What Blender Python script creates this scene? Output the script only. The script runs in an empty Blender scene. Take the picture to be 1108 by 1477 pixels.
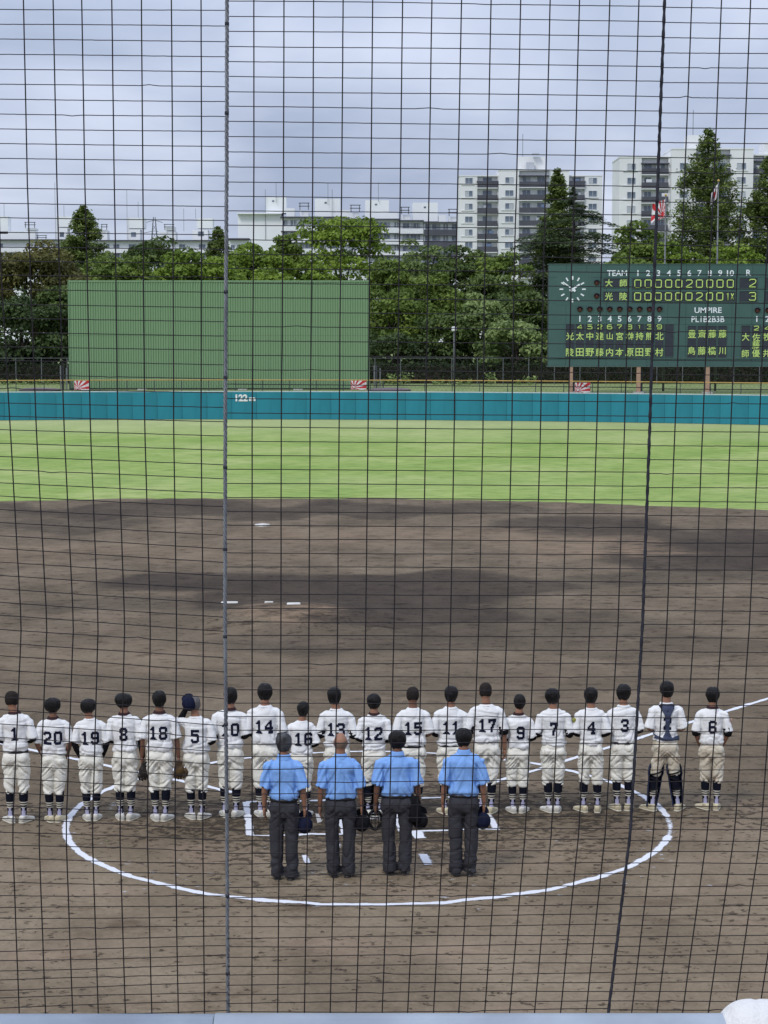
import bpy, math, random
import numpy as np
from mathutils import Vector, noise as mn
from mathutils.bvhtree import BVHTree
PI = math.pi
rnd = random.Random(7)
SC = bpy.context.scene
COL = SC.collection

# ------------------------------------------------------------------ camera
FPX, CAMH, PITCH = 2771.5, 6.414, 0.0933
cd = bpy.data.cameras.new('camera'); cam = bpy.data.objects.new('camera', cd); COL.objects.link(cam)
cd.sensor_fit = 'HORIZONTAL'; cd.sensor_width = 36.0; cd.lens = 36.0 * FPX / 1108.0
cd.clip_start = 0.1; cd.clip_end = 6000
cam.location = (0, 0, CAMH); cam.rotation_euler = (PI / 2 - PITCH, 0, 0)
SC.camera = cam

def ray(px, py):
    dx = (px - 554.0) / FPX; dy = -(py - 738.5) / FPX
    return (dx, math.cos(PITCH) + dy * math.sin(PITCH), -math.sin(PITCH) + dy * math.cos(PITCH))
def P(px, py, Y):            # the point seen at (px,py) that stands Y metres ahead
    d = ray(px, py); t = Y / d[1]
    return (d[0] * t, Y, CAMH + d[2] * t)
def U(px, py, z=0.0):        # the point seen at (px,py) at height z
    d = ray(px, py); t = (z - CAMH) / d[2]
    return (d[0] * t, d[1] * t, z)

# ------------------------------------------------------------------ world, sun, exposure
SUN_EL, SUN_AZ = math.radians(48), math.radians(214)
w = bpy.data.worlds.new('World'); SC.world = w; w.use_nodes = True
nt = w.node_tree; nt.nodes.clear()
def N(t, tp, **kw):
    n = t.nodes.new(tp)
    for k, v in kw.items(): setattr(n, k, v)
    return n
out = N(nt, 'ShaderNodeOutputWorld'); bg = N(nt, 'ShaderNodeBackground'); nt.links.new(bg.outputs[0], out.inputs[0])
sky = N(nt, 'ShaderNodeTexSky', sky_type='NISHITA', sun_disc=False, sun_elevation=SUN_EL, sun_rotation=SUN_AZ)
sky.air_density = 1.0; sky.dust_density = 2.0
tc = N(nt, 'ShaderNodeTexCoord'); sp = N(nt, 'ShaderNodeSeparateXYZ'); nt.links.new(tc.outputs['Generated'], sp.inputs[0])
def wm(op, a, b=None):
    n = N(nt, 'ShaderNodeMath', operation=op)
    for i, v in enumerate((a, b)):
        if v is None: continue
        if isinstance(v, (int, float)): n.inputs[i].default_value = v
        else: nt.links.new(v, n.inputs[i])
    return n.outputs[0]
zz = wm('ADD', wm('MAXIMUM', sp.outputs[2], 0.0), 0.30)
cx = wm('DIVIDE', sp.outputs[0], zz); cy = wm('DIVIDE', sp.outputs[1], zz)
cb = N(nt, 'ShaderNodeCombineXYZ'); nt.links.new(cx, cb.inputs[0]); nt.links.new(cy, cb.inputs[1])
n1 = N(nt, 'ShaderNodeTexNoise'); n1.inputs['Scale'].default_value = 2.1; n1.inputs['Detail'].default_value = 5; n1.inputs['Roughness'].default_value = .52; n1.inputs['Distortion'].default_value = .35
nt.links.new(cb.outputs[0], n1.inputs['Vector'])
cr = N(nt, 'ShaderNodeValToRGB'); e = cr.color_ramp.elements
e[0].position = .30; e[0].color = (4.35, 5.1, 6.95, 1)
e[1].position = .70; e[1].color = (8.4, 9.1, 11.0, 1)
x_ = e.new(.5); x_.color = (6.1, 6.9, 8.8, 1)
nt.links.new(n1.outputs['Fac'], cr.inputs[0])
mx = N(nt, 'ShaderNodeMix', data_type='RGBA'); mx.inputs[0].default_value = .93
nt.links.new(sky.outputs[0], mx.inputs[6]); nt.links.new(cr.outputs[0], mx.inputs[7])
# an overcast sky brightens evenly from the horizon to the zenith
gr = wm('ADD', 1.0, wm('MULTIPLY', wm('MAXIMUM', sp.outputs[2], 0.0), 1.0))
mg = N(nt, 'ShaderNodeMix', data_type='RGBA', blend_type='MULTIPLY'); mg.inputs[0].default_value = 1.0
nt.links.new(mx.outputs[2], mg.inputs[6]); nt.links.new(gr, mg.inputs[7]); nt.links.new(mg.outputs[2], bg.inputs[0]); bg.inputs[1].default_value = 0.078

sd = bpy.data.lights.new('sun', 'SUN'); sd.energy = 1.5; sd.angle = math.radians(16); sd.color = (1.0, .97, .92)
sun = bpy.data.objects.new('sun', sd); COL.objects.link(sun)
# light comes from behind the camera, a little from the left, high up
sun.rotation_euler = (math.radians(42), 0, math.radians(-34))
SC.view_settings.view_transform = 'Standard'; SC.view_settings.look = 'None'
SC.view_settings.exposure = 0.12; SC.view_settings.gamma = 1.0; SC.view_settings.use_curve_mapping = False
SC.cycles.max_bounces = 5; SC.cycles.diffuse_bounces = 3; SC.cycles.transparent_max_bounces = 6

# ------------------------------------------------------------------ helpers
MATS = {}
def mat(name, col, rough=.8, var=None, vscale=5.0, bump=0.0, bscale=40.0, spec=.3, metal=0.0, tcoord='Object', attr=False, trans=0.0, stretch=None, detail=4):
    """principled material; var = second colour mixed in by noise"""
    if name in MATS: return MATS[name]
    m = bpy.data.materials.new(name); m.use_nodes = True; t = m.node_tree; t.nodes.clear()
    o = N(t, 'ShaderNodeOutputMaterial'); b = N(t, 'ShaderNodeBsdfPrincipled')
    b.inputs['Roughness'].default_value = rough; b.inputs['Specular IOR Level'].default_value = spec; b.inputs['Metallic'].default_value = metal
    c = (*col, 1)
    tcn = N(t, 'ShaderNodeTexCoord'); src = tcn.outputs[tcoord]
    if stretch:
        mp = N(t, 'ShaderNodeMapping'); mp.inputs['Scale'].default_value = stretch; t.links.new(src, mp.inputs[0]); src = mp.outputs[0]
    if var is None: var = tuple(v * .82 for v in col)
    nz = N(t, 'ShaderNodeTexNoise'); nz.inputs['Scale'].default_value = vscale; nz.inputs['Detail'].default_value = detail
    t.links.new(src, nz.inputs['Vector'])
    mr = N(t, 'ShaderNodeMapRange'); mr.inputs[1].default_value = .35; mr.inputs[2].default_value = .65
    t.links.new(nz.outputs[0], mr.inputs[0])
    mix = N(t, 'ShaderNodeMix', data_type='RGBA'); mix.inputs[6].default_value = c; mix.inputs[7].default_value = (*var, 1)
    if attr:
        at = N(t, 'ShaderNodeAttribute', attribute_name='tone'); t.links.new(at.outputs['Fac'], mix.inputs[0])
    else: t.links.new(mr.outputs[0], mix.inputs[0])
    t.links.new(mix.outputs[2], b.inputs['Base Color'])
    if bump:
        n2 = N(t, 'ShaderNodeTexNoise'); n2.inputs['Scale'].default_value = bscale; n2.inputs['Detail'].default_value = 3
        t.links.new(src, n2.inputs['Vector'])
        bp = N(t, 'ShaderNodeBump'); bp.inputs['Strength'].default_value = bump; bp.inputs['Distance'].default_value = .02
        t.links.new(n2.outputs[0], bp.inputs['Height']); t.links.new(bp.outputs[0], b.inputs['Normal'])
    if trans:
        tr = N(t, 'ShaderNodeBsdfTranslucent'); t.links.new(mix.outputs[2], tr.inputs[0])
        ms = N(t, 'ShaderNodeMixShader'); ms.inputs[0].default_value = trans
        t.links.new(b.outputs[0], ms.inputs[1]); t.links.new(tr.outputs[0], ms.inputs[2]); t.links.new(ms.outputs[0], o.inputs[0])
    else: t.links.new(b.outputs[0], o.inputs[0])
    MATS[name] = m
    return m

def link(name, data, parent=None, kind=None, label=None, cat=None, group=None, loc=None):
    o = bpy.data.objects.new(name, data); COL.objects.link(o)
    if parent is not None: o.parent = parent
    if kind: o['kind'] = kind
    if label: o['label'] = label
    if cat: o['category'] = cat
    if group: o['group'] = group
    if loc is not None: o.location = loc
    return o
def thing(name, label, cat, loc=(0, 0, 0), rz=0.0, group=None):
    o = link(name, None, None, None, label, cat, group, loc); o.rotation_euler = (0, 0, rz); o.empty_display_size = .2
    return o
def copy_tree(o, parent=None):
    c = o.copy(); COL.objects.link(c)
    if parent is not None: c.parent = parent
    for ch in list(o.children): copy_tree(ch, c)
    return c

def npmesh(V, F, mats=(), mi=None, smooth=False, tone=None):
    """V (n,3); F (m,4) int array or a list of tuples"""
    me = bpy.data.meshes.new('mesh')
    if isinstance(F, np.ndarray):
        n, k = F.shape
        me.vertices.add(len(V)); me.vertices.foreach_set('co', np.asarray(V, dtype=np.float32).ravel())
        me.loops.add(n * k); me.loops.foreach_set('vertex_index', F.astype(np.int32).ravel())
        me.polygons.add(n); me.polygons.foreach_set('loop_start', np.arange(0, n * k, k, dtype=np.int32))
        me.update(calc_edges=True)
    else:
        me.from_pydata([tuple(v) for v in V], [], F); me.update()
    for m in mats: me.materials.append(m)
    if mi is not None: me.polygons.foreach_set('material_index', np.asarray(mi, dtype=np.int32))
    if smooth: me.polygons.foreach_set('use_smooth', np.ones(len(me.polygons), dtype=bool))
    if tone is not None:
        a = me.attributes.new('tone', 'FLOAT', 'POINT'); a.data.foreach_set('value', np.asarray(tone, dtype=np.float32))
    me.validate(); me.update()
    return me

class MB:
    def __init__(s): s.v = []; s.f = []; s.m = []
    def add(s, V, F, m=0):
        o = len(s.v); s.v.extend([tuple(v) for v in V]); s.f.extend([tuple(i + o for i in f) for f in F]); s.m.extend([m] * len(F)); return s
    def box(s, x0, x1, y0, y1, z0, z1, m=0):
        V = [(x, y, z) for z in (z0, z1) for y in (y0, y1) for x in (x0, x1)]
        return s.add(V, [(0, 2, 3, 1), (4, 5, 7, 6), (0, 1, 5, 4), (2, 6, 7, 3), (0, 4, 6, 2), (1, 3, 7, 5)], m)
    def quad(s, a, b, c, d, m=0): return s.add([a, b, c, d], [(0, 1, 2, 3)], m)
    def loft(s, rings, seg=12, m=0, p=2.0, cap=True, mring=None, closed=False):
        """rings: (center, u, v) with half-axis vectors"""
        V = []
        for c, u, v in rings:
            for k in range(seg):
                a = 2 * PI * k / seg; ca, sa = math.cos(a), math.sin(a)
                if p != 2.0:
                    ca = math.copysign(abs(ca) ** (2 / p), ca); sa = math.copysign(abs(sa) ** (2 / p), sa)
                V.append((c[0] + u[0] * ca + v[0] * sa, c[1] + u[1] * ca + v[1] * sa, c[2] + u[2] * ca + v[2] * sa))
        o = len(s.v); s.v.extend(V); n = len(rings)
        for i in range(n - 1):
            for k in range(seg):
                k2 = (k + 1) % seg
                s.f.append((o + i * seg + k, o + i * seg + k2, o + (i + 1) * seg + k2, o + (i + 1) * seg + k))
                s.m.append(m if mring is None else mring(i, k))
        if cap:
            s.f.append(tuple(o + k for k in reversed(range(seg)))); s.m.append(m if mring is None else mring(0, 0))
            s.f.append(tuple(o + (n - 1) * seg + k for k in range(seg))); s.m.append(m if mring is None else mring(n - 2, 0))
        return s
    def vl(s, rows, seg=14, m=0, p=2.0, mring=None, cap=True):     # vertical loft: rows (z,a,b,x,y)
        return s.loft([((r[3] if len(r) > 3 else 0, r[4] if len(r) > 4 else 0, r[0]), (r[1], 0, 0), (0, r[2], 0)) for r in rows], seg, m, p, cap, mring)
    def tube(s, pts, rad, seg=8, m=0, cap=True, flat=1.0):
        pts = [Vector(q) for q in pts]; n = len(pts)
        if not isinstance(rad, (list, tuple)): rad = [rad] * n
        T = []
        for i in range(n):
            a = pts[max(0, i - 1)]; b = pts[min(n - 1, i + 1)]; T.append((b - a).normalized())
        up = Vector((0, 1, 0)) if abs(T[0].y) < .9 else Vector((1, 0, 0))
        u = T[0].cross(up).normalized(); R = []
        for i in range(n):
            u = (u - T[i] * u.dot(T[i])).normalized(); v = T[i].cross(u)
            R.append((pts[i], u * rad[i], v * rad[i] * flat))
        return s.loft(R, seg, m, 2.0, cap)
    def ball(s, c, r, seg=12, rings=8, m=0):
        rx, ry, rz = (r, r, r) if isinstance(r, (int, float)) else r
        rows = []
        for i in range(rings + 1):
            a = -PI / 2 + PI * i / rings; k = max(math.cos(a), .02)
            rows.append((c[2] + rz * math.sin(a), rx * k, ry * k, c[0], c[1]))
        return s.vl(rows, seg, m)
    def mesh(s, mats, smooth=False): return npmesh(s.v, s.f, mats, s.m, smooth)
    def build(s, name, mats, parent=None, smooth=False, **kw):
        if not isinstance(mats, (list, tuple)): mats = (mats,)
        return link(name, s.mesh(mats, smooth), parent, **kw)

def remesh(mb, voxel, smooth_it=2, fac=.5):
    me = npmesh(mb.v, mb.f); o = bpy.data.objects.new('tmp', me); COL.objects.link(o)
    r = o.modifiers.new('r', 'REMESH'); r.mode = 'VOXEL'; r.voxel_size = voxel
    if smooth_it:
        q = o.modifiers.new('s', 'SMOOTH'); q.factor = fac; q.iterations = smooth_it
    dg = bpy.context.evaluated_depsgraph_get()
    m2 = bpy.data.meshes.new_from_object(o.evaluated_get(dg))
    bpy.data.objects.remove(o); bpy.data.meshes.remove(me)
    m2.polygons.foreach_set('use_smooth', np.ones(len(m2.polygons), dtype=bool))
    return m2
def getco(me):
    a = np.empty(len(me.vertices) * 3, dtype=np.float32); me.vertices.foreach_get('co', a); return a.reshape(-1, 3).astype(float)
def getno(me):
    a = np.empty(len(me.vertices) * 3, dtype=np.float32); me.vertices.foreach_get('normal', a); return a.reshape(-1, 3).astype(float)
def setco(me, co): me.vertices.foreach_set('co', co.astype(np.float32).ravel()); me.update()

# smooth value noise on a numpy lattice (fast stand-in for per-vertex noise calls)
_L = np.random.RandomState(3).rand(32, 32, 32)
def vnoise(p):
    p = np.asarray(p, dtype=float); i = np.floor(p).astype(int); f = p - i; f = f * f * (3 - 2 * f); i0 = i % 32; i1 = (i + 1) % 32
    r = 0
    for a in (0, 1):
        for b in (0, 1):
            for c in (0, 1):
                ix = (i1 if a else i0)[..., 0]; iy = (i1 if b else i0)[..., 1]; iz = (i1 if c else i0)[..., 2]
                r = r + _L[ix, iy, iz] * (f[..., 0] if a else 1 - f[..., 0]) * (f[..., 1] if b else 1 - f[..., 1]) * (f[..., 2] if c else 1 - f[..., 2])
    return r * 2 - 1

def text_mesh(body, size, m, extrude=.01, bold=0.0, width=1.0, align='CENTER', space=1.0):
    cu = bpy.data.curves.new('t', 'FONT'); cu.body = body; cu.size = size; cu.align_x = align; cu.align_y = 'CENTER'
    cu.extrude = extrude; cu.offset = bold; cu.resolution_u = 3; cu.space_character = space
    o = bpy.data.objects.new('t', cu); COL.objects.link(o)
    dg = bpy.context.evaluated_depsgraph_get()
    me = bpy.data.meshes.new_from_object(o.evaluated_get(dg))
    bpy.data.objects.remove(o); bpy.data.curves.remove(cu)
    co = getco(me)
    if len(co):
        co = np.stack([co[:, 0] * width, -co[:, 2], co[:, 1]], 1)
        setco(me, co)
    me.materials.clear(); me.materials.append(m)
    return me
# ------------------------------------------------------------------ field geometry
HOME = np.array([-.188, 24.777]); AXA = -.0993
AX = np.array([math.sin(AXA), math.cos(AXA)]); RT = np.array([math.cos(AXA), -math.sin(AXA)])
def FP(s, t): q = HOME + AX * s + RT * t; return float(q[0]), float(q[1])
MOUND = np.array(FP(18.44, 0))

def fence_Y(X):              # distance of the outfield wall, a shallow curve
    return 141.9 - .0060 * (X + 9.0) ** 2 - .028 * (X + 9.0)
BANK = 1.96                  # level of the ground behind the wall

# earth under everything
m_earth = mat('earth', (.10, .12, .05), 1.0, (.16, .17, .07), .05)
g = MB(); g.quad((-2500, -60, -.06), (2500, -60, -.06), (2500, 3500, -.06), (-2500, 3500, -.06))
g.build('ground', m_earth, kind='structure')

# outfield grass sheet
m = bpy.data.materials.new('turf'); m.use_nodes = True; t = m.node_tree; t.nodes.clear()
o = N(t, 'ShaderNodeOutputMaterial'); b = N(t, 'ShaderNodeBsdfPrincipled'); b.inputs['Roughness'].default_value = .9; b.inputs['Specular IOR Level'].default_value = .15
tcn = N(t, 'ShaderNodeTexCoord')
def nz(scale, st, det=4, rough=.55):
    mp = N(t, 'ShaderNodeMapping'); mp.inputs['Scale'].default_value = st; t.links.new(tcn.outputs['Object'], mp.inputs[0])
    q = N(t, 'ShaderNodeTexNoise'); q.inputs['Scale'].default_value = scale; q.inputs['Detail'].default_value = det; q.inputs['Roughness'].default_value = rough
    t.links.new(mp.outputs[0], q.inputs['Vector']); return q.outputs[0]
def rmp(src, stops):
    r = N(t, 'ShaderNodeValToRGB'); el = r.color_ramp.elements
    el[0].position = stops[0][0]; el[0].color = (*stops[0][1], 1); el[1].position = stops[-1][0]; el[1].color = (*stops[-1][1], 1)
    for p_, c_ in stops[1:-1]: q = el.new(p_); q.color = (*c_, 1)
    t.links.new(src, r.inputs[0]); return r.outputs[0]
def mixc(f, a, b_, mode='MIX'):
    q = N(t, 'ShaderNodeMix', data_type='RGBA', blend_type=mode)
    for i, v in ((0, f), (6, a), (7, b_)):
        if isinstance(v, float): q.inputs[i].default_value = v
        elif isinstance(v, tuple): q.inputs[i].default_value = (*v, 1)
        else: t.links.new(v, q.inputs[i])
    return q.outputs[2]
c1 = rmp(nz(.16, (1, .8, 1), 6, .62), [(.34, (.190, .285, .062)), (.5, (.242, .330, .085)), (.66, (.315, .378, .130))])
c2 = rmp(nz(1.6, (.6, 1.2, 1), 6, .7), [(.3, (.55, .62, .48)), (.5, (1, 1, 1)), (.72, (1.3, 1.2, 1.35))])
at = N(t, 'ShaderNodeAttribute', attribute_name='tone')
c3 = mixc(at.outputs['Fac'], mixc(1.0, c1, c2, 'MULTIPLY'), (.40, .42, .22))
t.links.new(c3, b.inputs['Base Color']); t.links.new(b.outputs[0], o.inputs[0])
bp = N(t, 'ShaderNodeBump'); bp.inputs['Strength'].default_value = .6; bp.inputs['Distance'].default_value = .08
t.links.new(nz(9, (1, 1, 1)), bp.inputs['Height']); t.links.new(bp.outputs[0], b.inputs['Normal'])
m_turf = m
gx = np.linspace(-75, 75, 121); gy = np.linspace(6, 146, 141)
X, Y = np.meshgrid(gx, gy); V = np.stack([X.ravel(), Y.ravel(), np.zeros(X.size)], 1)
i = np.arange(140)[:, None] * 121 + np.arange(120)[None]; F = np.stack([i, i + 1, i + 122, i + 121], -1).reshape(-1, 4)
d_f = fence_Y(V[:, 0]) - V[:, 1]                     # worn pale track near the wall
tone = np.clip(1 - d_f / 26, 0, 1) * .55 + .18 * vnoise(V * [.05, .12, 1])
link('grass_outfield', npmesh(V, F, (m_turf,), tone=np.clip(tone, 0, 1)), kind='structure')

# infield earth
m = bpy.data.materials.new('infield'); m.use_nodes = True; t = m.node_tree; t.nodes.clear()
o = N(t, 'ShaderNodeOutputMaterial'); b = N(t, 'ShaderNodeBsdfPrincipled'); b.inputs['Roughness'].default_value = .95; b.inputs['Specular IOR Level'].default_value = .2
tcn = N(t, 'ShaderNodeTexCoord')
base = rmp(nz(.55, (1, .55, 1), 6, .65), [(.3, (.098, .074, .047)), (.5, (.142, .109, .071)), (.72, (.196, .155, .104))])
fine = rmp(nz(14, (1, 1, 1), 5, .75), [(.3, (.80, .80, .80)), (.5, (1, 1, 1)), (.7, (1.14, 1.13, 1.12))])
base = mixc(1.0, base, fine, 'MULTIPLY')
red = rmp(nz(.8, (.7, 1, 1), 3), [(.52, (0, 0, 0)), (.7, (.45, .45, .45))])
base = mixc(red, base, (.215, .155, .108))
at = N(t, 'ShaderNodeAttribute', attribute_name='tone')
base = mixc(at.outputs['Fac'], base, mixc(1.0, base, (.37, .355, .37), 'MULTIPLY'))
at2 = N(t, 'ShaderNodeAttribute', attribute_name='churn')
sp1 = nz(8.5, (.75, 1.0, 1), 5, .74); sp2 = nz(.9, (1, .7, 1), 2)
def mth(op, a, b_, clamp=False):
    q = N(t, 'ShaderNodeMath', operation=op); q.use_clamp = clamp
    for i, v in enumerate((a, b_)):
        if isinstance(v, (int, float)): q.inputs[i].default_value = v
        else: t.links.new(v, q.inputs[i])
    return q.outputs[0]
# scuffs: where fine noise exceeds a threshold lowered by the patchy noise and by the churned ground round the plate
thr = mth('SUBTRACT', .72, mth('ADD', mth('MULTIPLY', sp2, .16), mth('MULTIPLY', at2.outputs['Fac'], .13)))
sc_ = mth('MULTIPLY', mth('SUBTRACT', sp1, thr), 14.0, True)
base = mixc(sc_, base, mixc(1.0, base, (.42, .40, .40), 'MULTIPLY'))
sp3 = nz(1.5, (.55, 1.0, 1), 6, .72)
base = mixc(mth('MULTIPLY', mth('SUBTRACT', sp3, .545), 7.0, True), base, mixc(1.0, base, (.66, .62, .60), 'MULTIPLY'))
far_ = N(t, 'ShaderNodeSeparateXYZ'); t.links.new(tcn.outputs['Object'], far_.inputs[0])
dry = mth('MULTIPLY', mth('SUBTRACT', mth('ADD', 25.5, mth('MULTIPLY', nz(.5, (1, 1, 1), 3), 3.0)), far_.outputs[1]), .22, True)
base = mixc(dry, base, mixc(1.0, base, (1.34, 1.34, 1.36), 'MULTIPLY'))
fr_ = mth('MULTIPLY', mth('SUBTRACT', far_.outputs[1], 26.0), .08, True)
base = mixc(mth('MULTIPLY', fr_, mth('MULTIPLY', mth('SUBTRACT', nz(2.9, (.62, 1.0, 1), 5, .75), .545), 12.0, True)), base, mixc(1.0, base, (.42, .37, .35), 'MULTIPLY'))
base = mixc(mth('MULTIPLY', fr_, mth('MULTIPLY', mth('SUBTRACT', nz(3.7, (.5, 1.2, 1), 5, .75), .60), 9.0, True)), base, mixc(1.0, base, (1.38, 1.34, 1.3), 'MULTIPLY'))
at3 = N(t, 'ShaderNodeAttribute', attribute_name='warm')
base = mixc(mth('MULTIPLY', at3.outputs['Fac'], mth('MULTIPLY', mth('SUBTRACT', nz(1.9, (.6, 1, 1), 5, .7), .38), 4.0, True)), base, (.25, .175, .112))
pale = mth('MULTIPLY', mth('SUBTRACT', nz(7.5, (.8, 1, 1), 4, .7), .665), 9.0, True)
base = mixc(mth('MULTIPLY', pale, .5), base, (.30, .27, .24))
t.links.new(base, b.inputs['Base Color']); t.links.new(b.outputs[0], o.inputs[0])
bp = N(t, 'ShaderNodeBump'); bp.inputs['Strength'].default_value = .9; bp.inputs['Distance'].default_value = .05
t.links.new(mth('SUBTRACT', nz(6, (1, 1, 1), 5, .7), mth('MULTIPLY', sc_, .6)), bp.inputs['Height']); t.links.new(bp.outputs[0], b.inputs['Normal'])
m_dirt = m
NR, NC = 480, 340
# far edge of the infield earth: a circle through three measured points of the grass line
(ax1, ay1, _), (ax2, ay2, _), (ax3, ay3, _) = U(0, 723.5), U(430, 719.5), U(1108, 737)
A_ = np.array([[2 * (ax2 - ax1), 2 * (ay2 - ay1)], [2 * (ax3 - ax1), 2 * (ay3 - ay1)]]); B_ = np.array([ax2 ** 2 - ax1 ** 2 + ay2 ** 2 - ay1 ** 2, ax3 ** 2 - ax1 ** 2 + ay3 ** 2 - ay1 ** 2])
XC, YC = np.linalg.solve(A_, B_); RC = math.hypot(ax1 - XC, ay1 - YC)
xs0 = np.linspace(-34, 34, NC); X = np.repeat(xs0[None], NR, 0)
yt = YC + np.sqrt(np.maximum(RC ** 2 - (xs0 - XC) ** 2, 16.0))
yt = np.maximum(yt, MOUND[1]) + .30 * vnoise(np.stack([xs0 * .5, xs0 * 0, xs0 * 0 + 5], 1)) + .16 * vnoise(np.stack([xs0 * 2.3, xs0 * 0, xs0 * 0 + 9], 1))
v_ = (np.linspace(0, 1, NR) ** 1.25)[:, None]; Y = 4 + (yt[None] - 4) * v_
r = np.hypot(X - MOUND[0], Y - MOUND[1] + .45)
Z = .006 + .24 * np.clip((2.85 - r) / 2.0, 0, 1) ** 1.0
near = np.clip((30 - Y) / 6, 0, 1)
PV = np.stack([X, Y, Y * 0], -1)
Z = Z + .010 * (vnoise(PV * [3.1, 3.1, 1]) + .6 * vnoise(PV * [7, 7, 1] + 4)) * (.3 + near) + .012
def pxof(X, Y, Z):
    z = Z - CAMH; d = Y * math.cos(PITCH) - z * math.sin(PITCH); uu = Y * math.sin(PITCH) + z * math.cos(PITCH)
    return 554 + FPX * X / d, 738.5 - FPX * uu / d
PX, PY = pxof(X, Y, 0)
wx = 34 * vnoise(np.stack([X * .35, Y * .35, X * 0], -1)); wy = 9 * vnoise(np.stack([X * .5, Y * .3, X * 0 + 7], -1))
damp = np.zeros_like(PX)
for (ax_, ay_, rx, ry, am) in ((330, 738, 400, 15, .8), (700, 736, 160, 11, .6), (100, 760, 120, 13, .6), (850, 764, 190, 15, .8), (1020, 793, 170, 40, .95), (1000, 832, 240, 12, .5),
                               (440, 838, 330, 17, 1.0), (500, 866, 270, 28, 1.0), (650, 848, 230, 22, .85), (570, 893, 210, 20, 1.0), (800, 905, 200, 32, .55), (560, 925, 300, 26, .55),
                               (180, 868, 140, 14, .5), (950, 935, 200, 14, .35), (60, 752, 110, 10, .4), (120, 800, 90, 6, .35), (540, 990, 600, 14, .25), (430, 1150, 420, 40, .22), (520, 1196, 170, 18, .5)):
    q = ((PX + wx - ax_) / rx) ** 2 + ((PY + wy - ay_) / ry) ** 2
    damp = np.maximum(damp, am * np.clip(2.6 * (1 - q), 0, 1))
damp = np.clip(damp + .10 * vnoise(PV * [.6, .35, 1]), 0, 1)
rc = np.hypot(X - HOME[0], Y - HOME[1]); churn = np.clip(1.15 - rc / 3.6, 0, 1) + .5 * np.exp(-((Y - 25.3) / 1.4) ** 2) + .25 * (Y < 32) + .5 * np.exp(-((r - 1.2) / 1.6) ** 2)
V = np.stack([X.ravel(), Y.ravel(), Z.ravel()], 1)
warm = np.zeros_like(PX)
for (ax_, ay_, rx, ry, am) in ((430, 890, 90, 20, .9), (850, 790, 190, 16, .8), (110, 800, 170, 14, .5), (560, 772, 300, 14, .6), (330, 800, 200, 14, .4), (700, 1230, 300, 30, .3), (200, 960, 300, 24, .25)):
    warm = np.maximum(warm, am * np.clip(1.5 * (1 - ((PX + wx - ax_) / rx) ** 2 - ((PY + wy - ay_) / ry) ** 2), 0, 1))
i = np.arange(NR - 1)[:, None] * NC + np.arange(NC - 1)[None]; F = np.stack([i, i + 1, i + NC + 1, i + NC], -1).reshape(-1, 4)
me = npmesh(V, F, (m_dirt,), smooth=True, tone=damp.ravel())
a = me.attributes.new('churn', 'FLOAT', 'POINT'); a.data.foreach_set('value', np.clip(churn, 0, 1.5).ravel().astype(np.float32))
a = me.attributes.new('warm', 'FLOAT', 'POINT'); a.data.foreach_set('value', warm.ravel().astype(np.float32))
link('infield_dirt', me, kind='structure')
DIRT_BVH = BVHTree.FromObject(bpy.data.objects['infield_dirt'], bpy.context.evaluated_depsgraph_get())
def gz(x, y):
    h = DIRT_BVH.ray_cast(Vector((x, y, 5)), Vector((0, 0, -1)))
    return h[0].z if h[0] is not None else 0.0

# chalk
m = bpy.data.materials.new('chalk'); m.use_nodes = True; t = m.node_tree; t.nodes.clear()
o = N(t, 'ShaderNodeOutputMaterial'); b = N(t, 'ShaderNodeBsdfPrincipled'); b.inputs['Roughness'].default_value = 1.0; b.inputs['Specular IOR Level'].default_value = .1
b.inputs['Base Color'].default_value = (.64, .65, .69, 1); tcn = N(t, 'ShaderNodeTexCoord')
at = N(t, 'ShaderNodeAttribute', attribute_name='tone')
tr = N(t, 'ShaderNodeBsdfTransparent'); ms = N(t, 'ShaderNodeMixShader')
al = mth('MULTIPLY', mth('SUBTRACT', mth('ADD', nz(13, (1, 1, 1), 5, .75), at.outputs['Fac']), .62), 3.2, True)
t.links.new(al, ms.inputs[0]); t.links.new(tr.outputs[0], ms.inputs[1]); t.links.new(b.outputs[0], ms.inputs[2]); t.links.new(ms.outputs[0], o.inputs[0])
m_chalk = m
def chalk(name, pts, width, strength=.5, wear=None, label=None):
    """ribbon following pts on the ground; tone across the ribbon fades to the sides"""
    pts = np.array(pts); d = np.gradient(pts, axis=0); d /= np.linalg.norm(d, axis=1)[:, None]; nrm = np.stack([d[:, 1], -d[:, 0]], 1)
    prof = [(-1.9, -.55), (-1.15, -.10), (-.8, .30), (0, .5), (.8, .30), (1.15, -.10), (1.9, -.55)]; K = len(prof)
    V = []; T = []
    for k, (p_, n_) in enumerate(zip(pts, nrm)):
        ww = width * .5 * (1 + .10 * math.sin(k * 1.3) + .08 * math.sin(k * .37))
        ws = strength if wear is None else strength * wear(k / max(1, len(pts) - 1))
        for (q, tn) in prof:
            x = p_[0] + n_[0] * q * ww; y = p_[1] + n_[1] * q * ww
            V.append((x, y, gz(x, y) + .005)); T.append(tn + ws - .16 + rnd.uniform(-.14, .14))
    n = len(pts); i = np.arange(n - 1)[:, None] * K + np.arange(K - 1)[None]; F = np.stack([i, i + 1, i + K + 1, i + K], -1).reshape(-1, 4)
    return link(name, npmesh(np.array(V), F, (m_chalk,), tone=np.array(T)), kind='structure')
def seg(a, b_, n=None):
    a = np.array(a); b_ = np.array(b_); n = n or max(3, int(np.linalg.norm(b_ - a) / .08)); return a + (b_ - a) * np.linspace(0, 1, n)[:, None]
cc = np.array(FP(.215, 0)); th = np.linspace(PI * .5, PI * 2.5, 420)
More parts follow.
